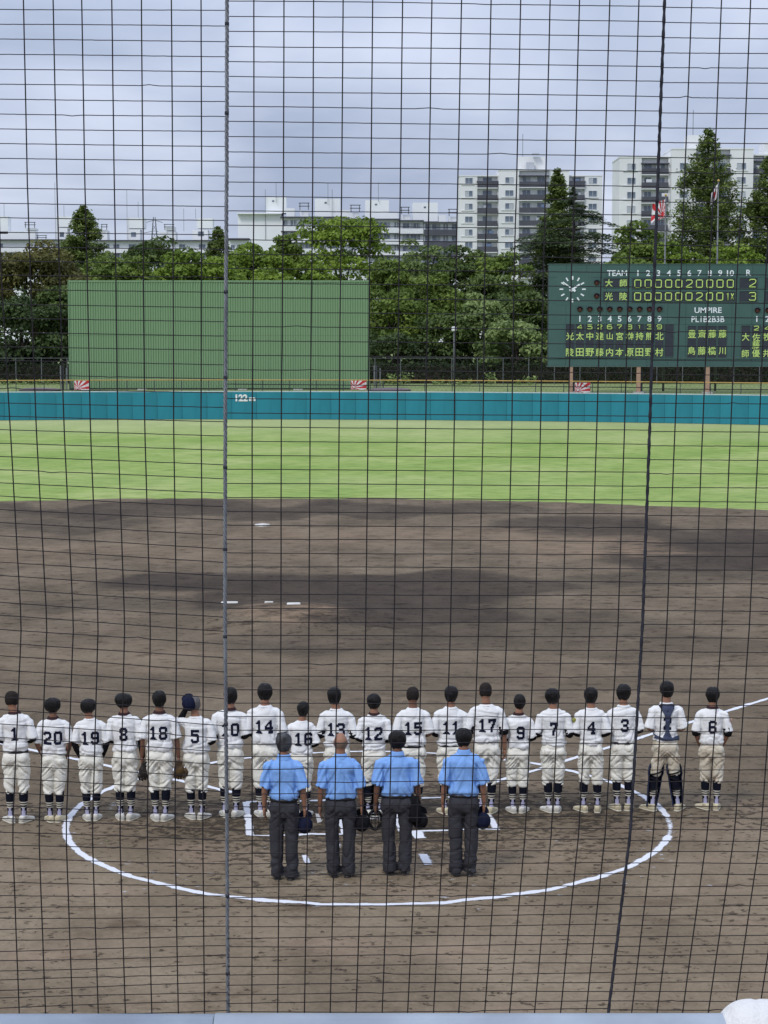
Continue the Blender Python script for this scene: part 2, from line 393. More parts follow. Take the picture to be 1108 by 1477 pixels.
chalk('chalk_circle', np.stack([cc[0] + 3.96 * np.cos(th), cc[1] + 3.96 * np.sin(th)], 1), .078, .55, lambda q: 1 - .9 * (abs(q - .73) < .02) - .5 * (q < .06) - .45 * (q > .93))
for sgn in (1, -1):
    chalk('foul_line', seg(FP(1.75, 1.75 * sgn), FP(21, 21 * sgn), 260), .085, .5, lambda q: 1 - .3 * abs(math.sin(q * 23)) * (q < .4))
B0, B1, T0, T1 = -.62, 1.14, .368, 1.59
for sgn in (1, -1):
    chalk('batters_box', seg(FP(B0, T1 * sgn), FP(B1, T1 * sgn)), .085, .50, lambda q: 1 - .35 * abs(math.sin(q * 7 + sgn)))
    chalk('batters_box', seg(FP(B1, T0 * sgn), FP(B1, T1 * sgn)), .08, .3)
    chalk('batters_box', seg(FP(B0, T0 * sgn), FP(B1, T0 * sgn)), .10, .25)
chalk('batters_box', seg(FP(B0, T0), FP(B0, T1)), .07, .34)
chalk('batters_box', seg(FP(B0, -T0), FP(B0, -T1)), .07, .26)
chalk('catchers_box', seg(FP(-2.15, .51), FP(-1.68, .50)), .085, .55); chalk('catchers_box', seg(FP(-.95, .55), FP(B0, .55)), .12, .5)
chalk('catchers_box', seg(FP(-1.95, -.93), FP(-1.55, -.95)), .06, .5); chalk('catchers_box', seg(FP(-1.3, -.55), FP(B0, -.55)), .11, .45)
# spilled chalk dust left round the lines
V = []; F = []; T = []
for k in range(230):
    if rnd.random() < .6:
        a = rnd.uniform(0, 2 * PI); rr = 3.96 + rnd.gauss(0, .3); x, y = cc[0] + rr * math.cos(a), cc[1] + rr * math.sin(a)
    else: x, y = HOME[0] + rnd.uniform(-4, 4), 24.3 + rnd.uniform(-2.6, 1.6)
    s = rnd.uniform(.02, .10); o_ = len(V); zg = gz(x, y) + .005; nseg = 7
    V.append((x, y, zg)); T.append(.22)
    for j in range(nseg):
        q = s * rnd.uniform(.5, 1.3); V.append((x + q * 1.5 * math.cos(j * 2 * PI / nseg), y + q * math.sin(j * 2 * PI / nseg), zg)); T.append(-.15)
    for j in range(nseg): F.append((o_, o_ + 1 + j, o_ + 1 + (j + 1) % nseg))
link('chalk_dust', npmesh(V, F, (m_chalk,), tone=T), kind='stuff', label='scattered specks of white chalk dust on the dirt around home plate')

# bases and plates
m_base = mat('base_white', (.66, .65, .62), .7, (.50, .47, .43), 6)
def pad(name, x, y, sx, sy, h, rz, label, cat):
    z0 = gz(x, y); mb = MB(); hx, hy = sx / 2, sy / 2
    mb.vl([(0, hx, hy), (h * .7, hx, hy), (h, hx * .93, hy * .93)], 24, 0, 8.0)
    ob = link(name, mb.mesh((m_base,)), label=label, cat=cat, loc=(x, y, z0 - .005)); ob.rotation_euler = (0, 0, rz); return ob
x, y = FP(38.8, 0); pad('second_base', x, y, .40, .40, .07, -AXA + PI / 4, 'white square second base lying at the far edge of the infield dirt', 'base')
x, y = FP(18.44 + .2, -.02); pad('pitchers_plate', x, y, .31, .24, .025, .05, 'small white pad on top of the pitcher mound, right of its pair', 'plate')
x, y, _ = U(331, 861.5, .15); pad('white_pad', x, y, .40, .22, .025, 0, 'pinkish white pad on the mound, partly behind the steel cable', 'pad')
x, y, _ = U(388, 871, .15); pad('chalk_bag', x, y, .20, .08, .04, 0, 'thin worn white strip on the mound between the two pads', 'pad')
mb = MB(); a = .216
mb.add([(q[0], q[1], z) for z in (0, .018) for q in (FP(0, 0), FP(.216, a), FP(.432, a), FP(.432, -a), FP(.216, -a))], [(5, 6, 7, 8, 9), (0, 1, 6, 5), (1, 2, 7, 6), (2, 3, 8, 7), (3, 4, 9, 8), (4, 0, 5, 9)])
link('home_plate', mb.mesh((m_base,)), label='five sided white home plate between the batter boxes', cat='base', loc=(0, 0, gz(*FP(.2, 0))))

# raised ground behind the wall
m_bank = mat('bank_grass', (.13, .19, .055), 1.0, (.22, .25, .10), .8, bump=.6, bscale=4)
bx = np.linspace(-90, 90, 91); V = []; F = []
for k, xx in enumerate(bx):
    yy = fence_Y(xx) + .35
    V += [(xx, yy, -.05), (xx, yy, BANK - .02), (xx, 168, BANK + .06), (xx * 3, 1500, BANK + .1)]
for k in range(90):
    for j in range(3): F.append((k * 4 + j, (k + 1) * 4 + j, (k + 1) * 4 + j + 1, k * 4 + j + 1))
link('grass_bank', npmesh(V, F, (m_bank,)), kind='structure')

# ------------------------------------------------------------------ outfield wall
m_teal = mat('wall_teal', (.020, .215, .285), .6, (.015, .17, .225), .8, spec=.3, stretch=(1, 1, .2))
m_wcap = mat('wall_cap', (.42, .50, .50), .6)
m_white = mat('sign_white', (.78, .79, .80), .7)
def wall_pt(x): return x, fence_Y(x)
wl = thing('outfield_wall', 'long teal padded wall round the outfield grass with 122 m sign', 'wall', (0, 141, 0))
xs = [-46]
while xs[-1] < 46: xs.append(xs[-1] + 1.83)
WH = 2.02
for k in range(len(xs) - 1):
    a, b_ = xs[k] + .008, xs[k + 1] - .008; ya, yb = fence_Y(a), fence_Y(b_); mb = MB()
    ln = math.hypot(b_ - a, yb - ya); mb.box(0, ln, 0, .14, .02, WH)
    ob = link('panel', mb.mesh((m_teal,)), wl, loc=(a, ya - 141, 0)); ob.rotation_euler = (0, 0, math.atan2(yb - ya, b_ - a))
mb = MB(); pts = [(x, fence_Y(x) + .06 - 141, WH + .03) for x in np.linspace(-46, 46, 60)]
mb.tube(pts, .045, 6); link('coping', mb.mesh((m_wcap,)), wl)
sx, _, sz = P(350.5, 575, 141)
link('distance_sign', text_mesh('122', .66, m_white, .01, .03), wl, loc=(sx - .22, fence_Y(sx) - 141 - .03, sz))
link('distance_sign', text_mesh('m', .46, m_white, .01, .03, 1.35), wl, loc=(sx + .62, fence_Y(sx) - 141 - .03, sz - .04))
# wire fence with yellow top rail standing just behind the wall
m_yel = mat('rail_yellow', (.50, .33, .10), .6); m_galv = mat('galvanised', (.17, .18, .19), .5, metal=.3); m_dkst = mat('dark_steel', (.055, .06, .07), .5)
wf = thing('wire_fence', 'low wire fence with yellow top rail behind the teal wall', 'fence', (0, 142, BANK))
FH = .93
mb = MB(); mb.tube([(x, fence_Y(x) + .75 - 142, FH) for x in np.linspace(-44, 44, 60)], .035, 6); link('top_rail', mb.mesh((m_yel,)), wf)
pm_ = MB().vl([(0, .028, .028), (FH, .028, .028)], 6).mesh((m_dkst,))
for x in np.arange(-43, 44, 2.0): link('post', pm_, wf, loc=(x, fence_Y(x) + .75 - 142, 0))
mb = MB()
for x in np.arange(-43, 44, .30):
    for sg in (-1, 1):
        a = (x, fence_Y(x) + .75 - 142, .04); b_ = (x + sg * .6, fence_Y(x + sg * .6) + .75 - 142, FH - .04)
        mb.add([a, b_, (b_[0] + .009, b_[1], b_[2]), (a[0] + .009, a[1], a[2])], [(0, 1, 2, 3)])
link('wire_mesh', mb.mesh((m_dkst,)), wf, kind='stuff')
# taller fence in front of the hedge
tf = thing('tall_fence', 'tall thin wire fence with pale posts in front of the dark hedge', 'fence', (0, 163, BANK))
pm2 = MB().vl([(0, .035, .035), (2.3, .035, .035)], 6).mesh((m_galv,))
for x in np.arange(-42, 42, 2.17): link('post', pm2, tf, loc=(x, 0, 0))
mb = MB(); mb.box(-42, 42, -.02, .02, 2.26, 2.30); link('top_rail', mb.mesh((m_galv,)), tf)
mb = MB()
for x in np.arange(-42, 42, .45):
    for sg in (-1, 1): mb.add([(x, 0, .05), (x + sg * 1.1, 0, 2.26), (x + sg * 1.1 + .008, 0, 2.26), (x + .008, 0, .05)], [(0, 1, 2, 3)])
link('wire_mesh', mb.mesh((m_dkst,)), tf, kind='stuff')
# dark folding gates
for gx_, lab in ((93, 'dark steel gate posts left of the green screen'), (545, 'dark steel gate posts right of the green screen')):
    p0 = P(gx_, 560, 149); t_ = thing('gate', lab, 'gate', (p0[0], 149, BANK), group='gates beside the green screen')
    for i, (dx_, hh) in enumerate(((-.28, 1.9), (-.1, 1.9), (.18, 1.7), (.42, .8))):
        mb = MB(); mb.box(-.045, .045, -.04, .04, 0, hh); link('post', mb.mesh((m_galv if i in (0, 2) else m_dkst,)), t_, loc=(dx_, 0, 0))
    mb = MB()
    for i in range(7): mb.box(-.26 + .07 * i, -.245 + .07 * i, .0, .02, .05, .95)
    link('bars', mb.mesh((m_dkst,)), t_)
    mb = MB(); mb.ball((.9 if gx_ > 300 else -1.4, .1, .08), (1.7, .5, .18), 18, 8); link('tarpaulin', mb.mesh((mat('tarp', (.16, .13, .15), .9),), True), label='grey tarpaulin heap on the grass beside the %s gate' % ('right' if gx_ > 300 else 'left'), cat='tarpaulin', loc=(p0[0], 146.2, BANK))
# green batter's-eye screen
m_scr = mat('screen_green', (.215, .335, .190), .6, (.190, .305, .165), .35, spec=.35, stretch=(1, 1, .25))
SY = 150.0; xl, _, zb_ = P(101.5, 560, SY); xr, _, _ = P(532, 560, SY); zt = P(300, 405.5, SY)[2]
scn = thing('batters_eye', 'big green corrugated metal screen behind the outfield wall', 'screen', ((xl + xr) / 2, SY, BANK))
W_ = xr - xl; ns = 12; sw = W_ / ns; HS = zt - BANK
def corr(wd, h0, h1, pitch=.20, dep=.085):
    mb = MB(); n = int(round(wd / pitch)); V = []
    for i in range(n):
        x0 = i * wd / n; q = wd / n
        for fx_, dy_ in ((0, 0), (.14, 0), (.26, -dep), (.50, -dep), (.62, 0)): V.append((x0 + fx_ * q, dy_))
    V.append((wd, 0)); m_ = len(V); VV = [(x, y, h0) for x, y in V] + [(x, y, h1) for x, y in V]
    mb.add(VV, [(i, i + 1, m_ + i + 1, m_ + i) for i in range(m_ - 1)]); return mb
sh1 = corr(sw - .012, .12, HS * .5 - .01).mesh((m_scr,)); sh2 = corr(sw - .012, HS * .5 + .0, HS - .05).mesh((m_scr,))
for k in range(ns):
    link('corrugated_sheet', sh1, scn, loc=(-W_ / 2 + k * sw, 0, 0)); link('corrugated_sheet', sh2, scn, loc=(-W_ / 2 + k * sw, -.012, 0))
mb = MB(); mb.box(-W_ / 2 - .05, W_ / 2 + .05, -.10, .10, HS - .05, HS + .06); link('top_cap', mb.mesh((mat('screen_trim', (.20, .32, .18), .6),)), scn)
mb = MB(); mb.box(-W_ / 2 - .07, -W_ / 2 - .005, -.10, .06, .1, HS); link('edge_trim', mb.mesh((MATS['screen_trim'],)), scn)
mb = MB(); mb.box(W_ / 2 + .005, W_ / 2 + .07, -.10, .06, .1, HS); link('edge_trim', mb.mesh((MATS['screen_trim'],)), scn)
mb = MB(); mb.box(-W_ / 2, W_ / 2, .03, .12, -.1, .12); mb.box(-W_ / 2, W_ / 2, .03, .14, .12, HS - .05); link('backing', mb.mesh((m_dkst,)), scn)
for px_ in (205, 350, 430): 
    mb = MB(); mb.box(-.35, .35, -.15, .15, 0, .10); q = P(px_, 560, 148.5); mb.build('footing', m_conc0 if 'm_conc0' in globals() else mat('footing', (.45, .44, .41), .9), scn).location = (q[0] - scn.location.x, -1.5, 0)

# ------------------------------------------------------------------ flags
m_fr = mat('flag_red', (.52, .035, .045), .8, (.46, .03, .04)); m_fw = mat('flag_white', (.70, .66, .68), .8, (.64, .60, .62))
def flag_cloth(w_, h_, pat, wave, nx=44, nyy=30):
    V = []; F = []; M_ = []
    for j in range(nyy + 1):
        for i in range(nx + 1):
            u_, v_ = i / nx, j / nyy; V.append(wave(u_, v_, w_, h_))
    for j in range(nyy):
        for i in range(nx):
            F.append((j * (nx + 1) + i, j * (nx + 1) + i + 1, (j + 1) * (nx + 1) + i + 1, (j + 1) * (nx + 1) + i)); M_.append(1 if pat((i + .5) / nx, (j + .5) / nyy) else 0)
    me = npmesh(V, F, (m_fw, m_fr), M_); return me
def rays(u_, v_):
    x, y = (u_ - .20) * 1.5, (v_ - .22); r_ = math.hypot(x, y)
    if r_ < .17: return True
    return math.floor((math.degrees(math.atan2(y, x)) + 360 + 5) / 15.0) % 2 == 0
flatw = lambda u_, v_, w_, h_: ((u_ - .5) * w_, .02 * math.sin(u_ * 9 + v_ * 3), v_ * h_ + .015 * math.sin(u_ * 8))
for cxp, cyp, lab in ((118.5, 556, 'red and white sunray banner at the left end of the green screen'), (517.5, 555, 'red and white sunray banner at the right end of the green screen'), (840.5, 559, 'red and white sunray banner below the scoreboard clock')):
    Yf = 146.0 if cxp < 600 else 137.6; q = P(cxp, cyp + 7, Yf); wv = 22 / FPX * Yf; hv = 14 / FPX * Yf
    if cxp > 600: Yf = fence_Y(q[0]) + .9; q = P(cxp, cyp + 7, Yf)
    t_ = thing('banner', lab, 'banner', (q[0], Yf, BANK), 0, 'sunray banners behind the outfield wall')
    zz0 = q[2] - BANK
    link('cloth', flag_cloth(wv, hv, rays, flatw), t_, loc=(0, 0, zz0))
    link('lettering', text_mesh('朝', .20, m_white, .004, .004), t_, loc=(-wv * .30, -.04, zz0 + hv * .24))
    for sg in (-1, 1):
        mb = MB(); mb.box(-.03, .03, .03, .07, 0, zz0 + hv); link('post', mb.mesh((mat('banner_post', (.45, .30, .25), .8),)), t_, loc=(sg * wv * .5, 0, 0))
    mb = MB(); mb.box(-wv / 2, wv / 2, .03, .06, zz0 + hv - .03, zz0 + hv + .02); link('crossbar', mb.mesh((MATS['banner_post'],)), t_)
# tall flag poles behind the scoreboard
for pxp, topy, lab, kind_ in ((960.5, 283, 'flagpole with torn looking red and white rayed flag above the scoreboard', 0), (1036.5, 262, 'flagpole with limp white flag bearing a red disc above the scoreboard', 1)):
    Yf = 146.0; q = P(pxp, topy, Yf); t_ = thing('flagpole', lab, 'flagpole', (q[0], Yf, BANK))
    mb = MB(); mb.vl([(0, .09, .09), (q[2] - BANK, .045, .045)], 8); link('pole', mb.mesh((m_galv,), True), t_)
    mb = MB(); mb.ball((0, 0, q[2] - BANK + .08), .10, 10, 6); link('finial', mb.mesh((m_yel,), True), t_)
    zt_ = q[2] - BANK
    if kind_ == 0:
        wv = lambda u_, v_, w_, h_: (-u_ * w_ * (.92 - .10 * v_) - .02, .22 * math.sin(u_ * 7 + v_ * 2.2) * u_, v_ * h_ - u_ * .36 * h_ * (1 - u_ * .2) + .09 * math.sin(u_ * 11 + v_ * 3) * u_)
        link('flag', flag_cloth(1.15, 1.35, rays, wv), t_, loc=(0, 0, zt_ - 1.55))
    else:
        wv = lambda u_, v_, w_, h_: (-u_ * w_ * (.42 + .12 * (1 - v_)) - .02, .14 * math.sin(u_ * 16 + v_ * 3), v_ * h_ - u_ * h_ * .75)
        link('flag', flag_cloth(1.15, 1.0, lambda u_, v_: (u_ - .5) ** 2 * 1.9 + (v_ - .5) ** 2 < .075, wv), t_, loc=(0, 0, zt_ - 1.1))
# park lamp
q = P(655, 472, 160); t_ = thing('park_lamp', 'park lamp with square white head before the trees', 'lamp', (q[0], 160, BANK))
mb = MB(); mb.vl([(0, .05, .05), (q[2] - BANK, .035, .035)], 8); link('pole', mb.mesh((m_galv,), True), t_)
mb = MB(); mb.vl([(q[2] - BANK - .32, .16, .16), (q[2] - BANK - .28, .20, .20), (q[2] - BANK + .02, .20, .20), (q[2] - BANK + .06, .10, .10)], 10); link('lamp_shade', mb.mesh((m_white,)), t_)
for pxp in (470.5,): pass

# ------------------------------------------------------------------ scoreboard
m_sb = mat('board_green', (.050, .108, .100), .55, (.043, .095, .088), .6, spec=.4)
m_sbd = mat('board_dark', (.028, .032, .045), .5, (.036, .040, .055), 2)
m_sbt = mat('board_trim', (.085, .14, .13), .5)
m_txw = mat('letter_white', (.80, .84, .90), .6); m_txy = mat('letter_lime', (.52, .70, .20), .6, (.46, .62, .17)); m_lampr = mat('lamp_red_off', (.10, .012, .018), .25, (.06, .008, .012), 10, spec=.6)
BY = 140.2
ang0 = math.radians(1.5)
x0b, _, ztb = P(791.4, 381.4, BY); _, _, zbb = P(791.4, 527.6, BY); x1b = P(1262, 400, BY)[0]
sb_ = thing('scoreboard', 'dark green baseball scoreboard with clock, innings and player names', 'scoreboard', (x0b, BY, BANK))
Hh = ztb - BANK; Lh = zbb - BANK; mpp = BY / FPX * 1.0045
def bx_(px): return P(px, 450, BY)[0] - x0b
def bz_(py): return P(900, py, BY)[2] - BANK
slope = -(2.0 / 317)          # tiny droop to the right, as seen
def BL(px, py, d=0.0): return (bx_(px), -d, bz_(py))
cols_px = [791.4, 816.5, 846, 875, 904.5, 934, 963.5, 989.5, 1018, 1056, 1085, 1115, 1145, 1175, 1205, 1235, 1262]; rows_py = [381.4, 400, 437, 468, 517, 527.6]
for i in range(len(cols_px) - 1):
    for j in range(len(rows_py) - 1):
        xa, xb = bx_(cols_px[i]), bx_(cols_px[i + 1]); za, zb2 = bz_(rows_py[j + 1]), bz_(rows_py[j])
        mb = MB(); mb.box(xa + .008, xb - .008, 0, .05 + .004 * ((i + j) % 2), za + .008, zb2 - .008); link('panel', mb.mesh((m_sb,)), sb_)
mb = MB(); mb.box(.02, bx_(1262) - .02, .06, .75, Lh + .02, Hh - .02); link('casing', mb.mesh((m_dkst,)), sb_)
mb = MB(); mb.box(-.04, bx_(1262) + .04, -.04, .8, Hh, Hh + .05); link('top_trim', mb.mesh((m_sbt,)), sb_)
mb = MB(); mb.box(-.04, bx_(1262) + .04, -.05, .8, Lh - .07, Lh - .0); link('bottom_trim', mb.mesh((m_sbt,)), sb_)
mb = MB(); mb.box(-.02, bx_(1262), -.06, -.001, bz_(516.6) - .03, bz_(516.6) + .03); link('ledge', mb.mesh((m_sbt,)), sb_)
def window(xa, xb, ya, yb):
    """a recessed-looking display field: dark sheet with a raised rim"""
    X0, X1, Z0, Z1 = bx_(xa), bx_(xb), bz_(yb), bz_(ya); mb = MB(); mb.box(X0, X1, -.012, -.001, Z0, Z1); f_ = link('display_field', mb.mesh((m_sbd,)), sb_)
    mb = MB(); t_ = .022
    for a in ((X0 - t_, X1 + t_, Z1, Z1 + t_), (X0 - t_, X1 + t_, Z0 - t_, Z0), (X0 - t_, X0, Z0, Z1), (X1, X1 + t_, Z0, Z1)): mb.box(a[0], a[1], -.05, -.0005, a[2], a[3])
    link('rim', mb.mesh((m_sbt,)), f_)
TX = {}
DG = {'0': [[(.12, 0), (.88, 0), (1, .1), (1, .9), (.88, 1), (.12, 1), (0, .9), (0, .1), (.12, 0)]], '1': [[(.25, .82), (.55, 1), (.55, 0)]],
 '2': [[(0, .82), (.15, 1), (.85, 1), (1, .85), (1, .66), (.9, .52), (0, .08), (0, 0), (1, 0)]], '3': [[(0, .86), (.14, 1), (.86, 1), (1, .88), (1, .62), (.86, .52), (.35, .52)], [(.86, .52), (1, .42), (1, .12), (.86, 0), (.14, 0), (0, .14)]],
 '4': [[(.78, 0), (.78, 1), (0, .34), (0, .26), (1, .26)]], '5': [[(1, 1), (.06, 1), (.02, .58), (.82, .60), (1, .48), (1, .14), (.84, 0), (.14, 0), (0, .12)]],
 '6': [[(.95, .95), (.8, 1), (.2, 1), (0, .8), (0, .14), (.15, 0), (.85, 0), (1, .14), (1, .44), (.85, .56), (0, .54)]], '7': [[(0, .8), (0, 1), (1, 1), (1, .85), (.42, .3), (.42, 0)]],
 '8': [[(.15, .54), (0, .66), (0, .88), (.15, 1), (.85, 1), (1, .88), (1, .66), (.85, .54), (.15, .54)], [(.15, .54), (0, .42), (0, .12), (.15, 0), (.85, 0), (1, .12), (1, .42), (.85, .54)]],
 '9': [[(.05, .05), (.2, 0), (.8, 0), (1, .2), (1, .86), (.85, 1), (.15, 1), (0, .86), (0, .56), (.15, .44), (1, .46)]], 'X': [[(0, 0), (1, 1)], [(0, 1), (1, 0)]]}
def put_digit(c, px, py, wpx, hpx, r_=.040):
    key = (c, wpx, hpx)
    if key not in TX:
        mb = MB()
        for ln in DG[c]: mb.tube([((x - .5) * wpx * mpp, 0, (z - .5) * hpx * mpp) for x, z in ln], r_, 6)
        TX[key] = mb.mesh((m_txy,), True)
    x, y, z = BL(px, py, .04); link('digit', TX[key], sb_, loc=(x, y, z))
def put_text(s_, px, py, hpx, m_, w_=1.0, bold=0.0, name='letter', d=.016):
    key = (s_, hpx, m_.name, w_, bold)
    if key not in TX:
        cjk = ord(s_[0]) > 0x3000; me = text_mesh(s_, 1.0, m_, .004, bold); co = getco(me)
        cz = (co[:, 2].max() + co[:, 2].min()) / 2; cx_ = (co[:, 0].max() + co[:, 0].min()) / 2; k = hpx * mpp / max(1e-6, co[:, 2].max() - co[:, 2].min())
        if s_ in '山川': k = hpx * .9 * mpp / (co[:, 2].max() - co[:, 2].min())
        co = np.stack([(co[:, 0] - cx_) * k * w_, co[:, 1], (co[:, 2] - cz) * k], 1); setco(me, co); TX[key] = me
    x, y, z = BL(px, py, d); link(name, TX[key], sb_, loc=(x, y, z))
window(870, 906.5, 401.5, 414.5); window(870, 906.5, 420.5, 433.5)
window(911.5, 1060, 401.5, 416.5); window(911.5, 1060, 420.5, 435)
window(1066, 1092, 401, 415.5); window(1066, 1092, 420, 435); window(1103.5, 1130, 401, 415.5); window(1103.5, 1130, 420, 435); window(1140, 1166, 401, 415.5); window(1140, 1166, 420, 435)
for i in range(11):
    c = 822.6 + 14.35 * i; window(c - 6.3, c + 6.0, 467.5, 514.5)
for c in (998.7, 1013.3, 1028, 1042.8): window(c - 6.4, c + 6.2, 470, 516.5)
for i in range(10):
    c = 1076.5 + 15.2 * i; window(c - 6.6, c + 6.4, 469.5, 516.5)
put_text('TEAM', 889.5, 393.8, 8.2, m_txw, 1.0, .016)
for i in range(10): put_text(str(i + 1), 919.6 + 14.8 * i, 393.8, 8.4, m_txw, 1.1, .016)
put_text('R', 1079, 393.3, 8.6, m_txw, 1.0, .016); put_text('H', 1117, 393.3, 8.6, m_txw, 1.0, .016); put_text('E', 1153, 393.3, 8.6, m_txw, 1.0, .016)
for i, c in enumerate('0000020000'): put_digit(c, 919.6 + 14.8 * i, 409.2, 8.6, 10.4)
for i, c in enumerate('000000200'): put_digit(c, 919.6 + 14.8 * i, 427.8, 8.6, 10.4)
put_digit('1', 1049.5, 427.8, 6.5, 10.4); put_digit('X', 1056.0, 427.5, 3.4, 8.5, .03)
put_digit('2', 1084.9, 408.5, 9, 10.8); put_digit('3', 1084.9, 427.6, 9, 10.8)
for c, x, y in (('大', 878, 408.3), ('師', 899, 408.3), ('光', 878, 427.4), ('陵', 899, 427.4)): put_text(c, x, y, 11, m_txy, 1.0, .010, 'character')
for i in range(9): put_text(str(i + 1), 836.6 + 14.35 * i, 459.8, 8.4, m_txw, 1.1, .016)
for i, c in enumerate('452678139'): put_digit(c, 836.6 + 14.35 * i, 471.6, 6.6, 5.8, .032)
for i, (a, b2) in enumerate(zip('光太中達山宮榊持熊北', '陵田野藤内本原田野村')):
    put_text(a, 822.6 + 14.35 * i, 484.8, 11.0, m_txy, 1.0, .010, 'character'); put_text(b2, 822.6 + 14.35 * i, 508, 11.5, m_txy, 1.0, .010, 'character')
put_text('UMPIRE', 1021.5, 447.4, 8.0, m_txw, 1.06, .014); put_text('PL1B2B3B', 1021.5, 460.4, 8.4, m_txw, .98, .010)
for c, a, b2 in ((998.7, '豊', '島'), (1013.3, '斎', '藤'), (1028, '藤', '橋'), (1042.8, '藤', '川')):
    put_text(a, c, 481.5, 11.5, m_txy, .98, .010, 'character'); put_text(b2, c, 506, 11.5, m_txy, .98, .010, 'character')
for c, y, x in (('大', 486, 1076.4), ('師', 510, 1076.4), ('佐', 486.5, 1091.6), ('藤', 497.5, 1091.6), ('優', 509.5, 1091.6), ('牧', 486, 1107), ('井', 509.5, 1107), ('小', 486, 1122), ('林', 509.5, 1122)):
    put_text(c, x, y, 11, m_txy, .98, .010, 'character')
put_digit('2', 1091.6, 473.4, 6.6, 5.8, .032); put_digit('4', 1107, 473.4, 6.6, 5.8, .032)
for i in range(2): put_text(str(i + 1), 1092 + 15.2 * i, 460, 8.4, m_txw, 1.1, .016)
lamp_me = MB().ball((0, 0, 0), (.19, .10, .19), 14, 8).mesh((m_lampr,), True); hood = MB()
for i in range(9):
    a0, a1 = PI * i / 9, PI * (i + 1) / 9
    hood.quad((.22 * math.cos(a0), -.26, .22 * math.sin(a0)), (.22 * math.cos(a1), -.26, .22 * math.sin(a1)), (.22 * math.cos(a1), 0, .22 * math.sin(a1)), (.22 * math.cos(a0), 0, .22 * math.sin(a0)))
hood_me = hood.mesh((m_dkst,), True)
for px, py in [(860.4, 407.7), (860.4, 426.9)] + [(836.4 + 14.35 * i, 446) for i in range(9)] + [(1092.4 + 15.2 * i, 447.6) for i in range(5)]:
    x, y, z = BL(px, py, .03); l_ = link('signal_lamp', lamp_me, sb_, loc=(x, y, z)); link('hood', hood_me, l_)
# clock
ck = link('clock_face', MB().box(-1.18, 1.18, -.008, -.001, -1.2, 1.2).mesh((m_sb,)), sb_, loc=BL(825.8, 417.1))
for i in range(12):
    a = 2 * PI * i / 12; mb = MB(); mb.box(-.05, .05, -.03, -.010, .68, .95); o_ = link('hour_mark', mb.mesh((m_txw,)), ck); o_.rotation_euler = (0, a, 0)
for a, L, wd, nm in ((math.radians(55), .62, .06, 'hour_hand'), (math.radians(306), .88, .045, 'minute_hand')):
    mb = MB(); mb.box(-wd, wd, -.05 if nm == 'hour_hand' else -.07, -.035 if nm == 'hour_hand' else -.052, -.05, L); mb.box(-wd * 1.9, wd * 1.9, -.05 if nm == 'hour_hand' else -.07, -.035 if nm == 'hour_hand' else -.052, -.24, -.052); o_ = link(nm, mb.mesh((m_txw,)), ck); o_.rotation_euler = (0, a, 0)
mb = MB(); mb.quad((-1.2, -.010, 1.25), (1.28, -.010, 1.25), (1.28, -.010, 1.23), (-1.2, -.010, 1.23)); mb.box(1.26, 1.29, -.014, -.0085, -.6, 1.25); link('clock_rim', mb.mesh((m_sbt,)), ck)
m_leg = mat('leg_tan', (.42, .27, .19), .8, (.34, .22, .16), 2); m_foot = mat('footing', (.45, .44, .41), .9)
for px in (824.5, 922.5, 1022.5, 1122, 1222):
    x = bx_(px)
    for dy_, m_ in ((.12, m_leg), (1.6, m_dkst)):
        mb = MB(); mb.box(-.14, .14, -.14, .14, .12, Lh - .0705); o_ = link('leg', mb.mesh((m_,)), sb_, loc=(x + (.35 if dy_ > 1 else 0), dy_, 0))
        mb = MB(); mb.box(-.36, .36, -.3, .3, -.05, .12); link('footing', mb.mesh((m_foot,)), o_)

# ------------------------------------------------------------------ apartment blocks
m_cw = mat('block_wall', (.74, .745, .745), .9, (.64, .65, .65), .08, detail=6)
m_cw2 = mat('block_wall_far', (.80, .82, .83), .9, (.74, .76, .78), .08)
m_par = mat('parapet_dark', (.085, .088, .105), .8, (.07, .072, .09), .4); m_parl = mat('parapet_pale', (.74, .75, .78), .85)
m_gl = mat('window_glass', (.055, .080, .115), .12, (.16, .20, .26), .35, spec=.8); m_fr2 = mat('window_frame', (.55, .57, .60), .5)
m_cur = mat('curtain', (.45, .48, .52), .9)
WC = {}
def win(parent, x, y, z, w_, h_):
    """window with frame, two panes, set in the wall; (x,z) centre, y wall face"""
    key = (round(w_, 2), round(h_, 2))
    if key not in WC:
        f = MB(); t_ = .07
        for a in ((-w_ / 2 - t_, w_ / 2 + t_, h_ / 2, h_ / 2 + t_), (-w_ / 2 - t_, w_ / 2 + t_, -h_ / 2 - t_, -h_ / 2), (-w_ / 2 - t_, -w_ / 2, -h_ / 2, h_ / 2), (w_ / 2, w_ / 2 + t_, -h_ / 2, h_ / 2), (-.035, .035, -h_ / 2, h_ / 2)): f.box(a[0], a[1], -.10, -.002, a[2], a[3])
        p = MB().box(-w_ / 4 + .02, w_ / 4 - .02, -.04, -.012, -h_ / 2, h_ / 2)
        WC[key] = (f.mesh((m_fr2,)), p.mesh((m_gl,)), p.mesh((m_cur,)))
    f = link('window', WC[key][0], parent, loc=(x, y, z))
    for sg in (-1, 1): link('pane', WC[key][2] if rnd.random() < .18 else WC[key][1], f, loc=(sg * w_ / 4, 0, 0))
def block_box(parent, name, m_, xa, xb, ya, yb, za, zb_):
    return link(name, MB().box(xa, xb, ya, yb, za, zb_).mesh((m_,)), parent)
m_lau = mat('laundry_blue', (.16, .22, .34), .9)
tower_k = [0]
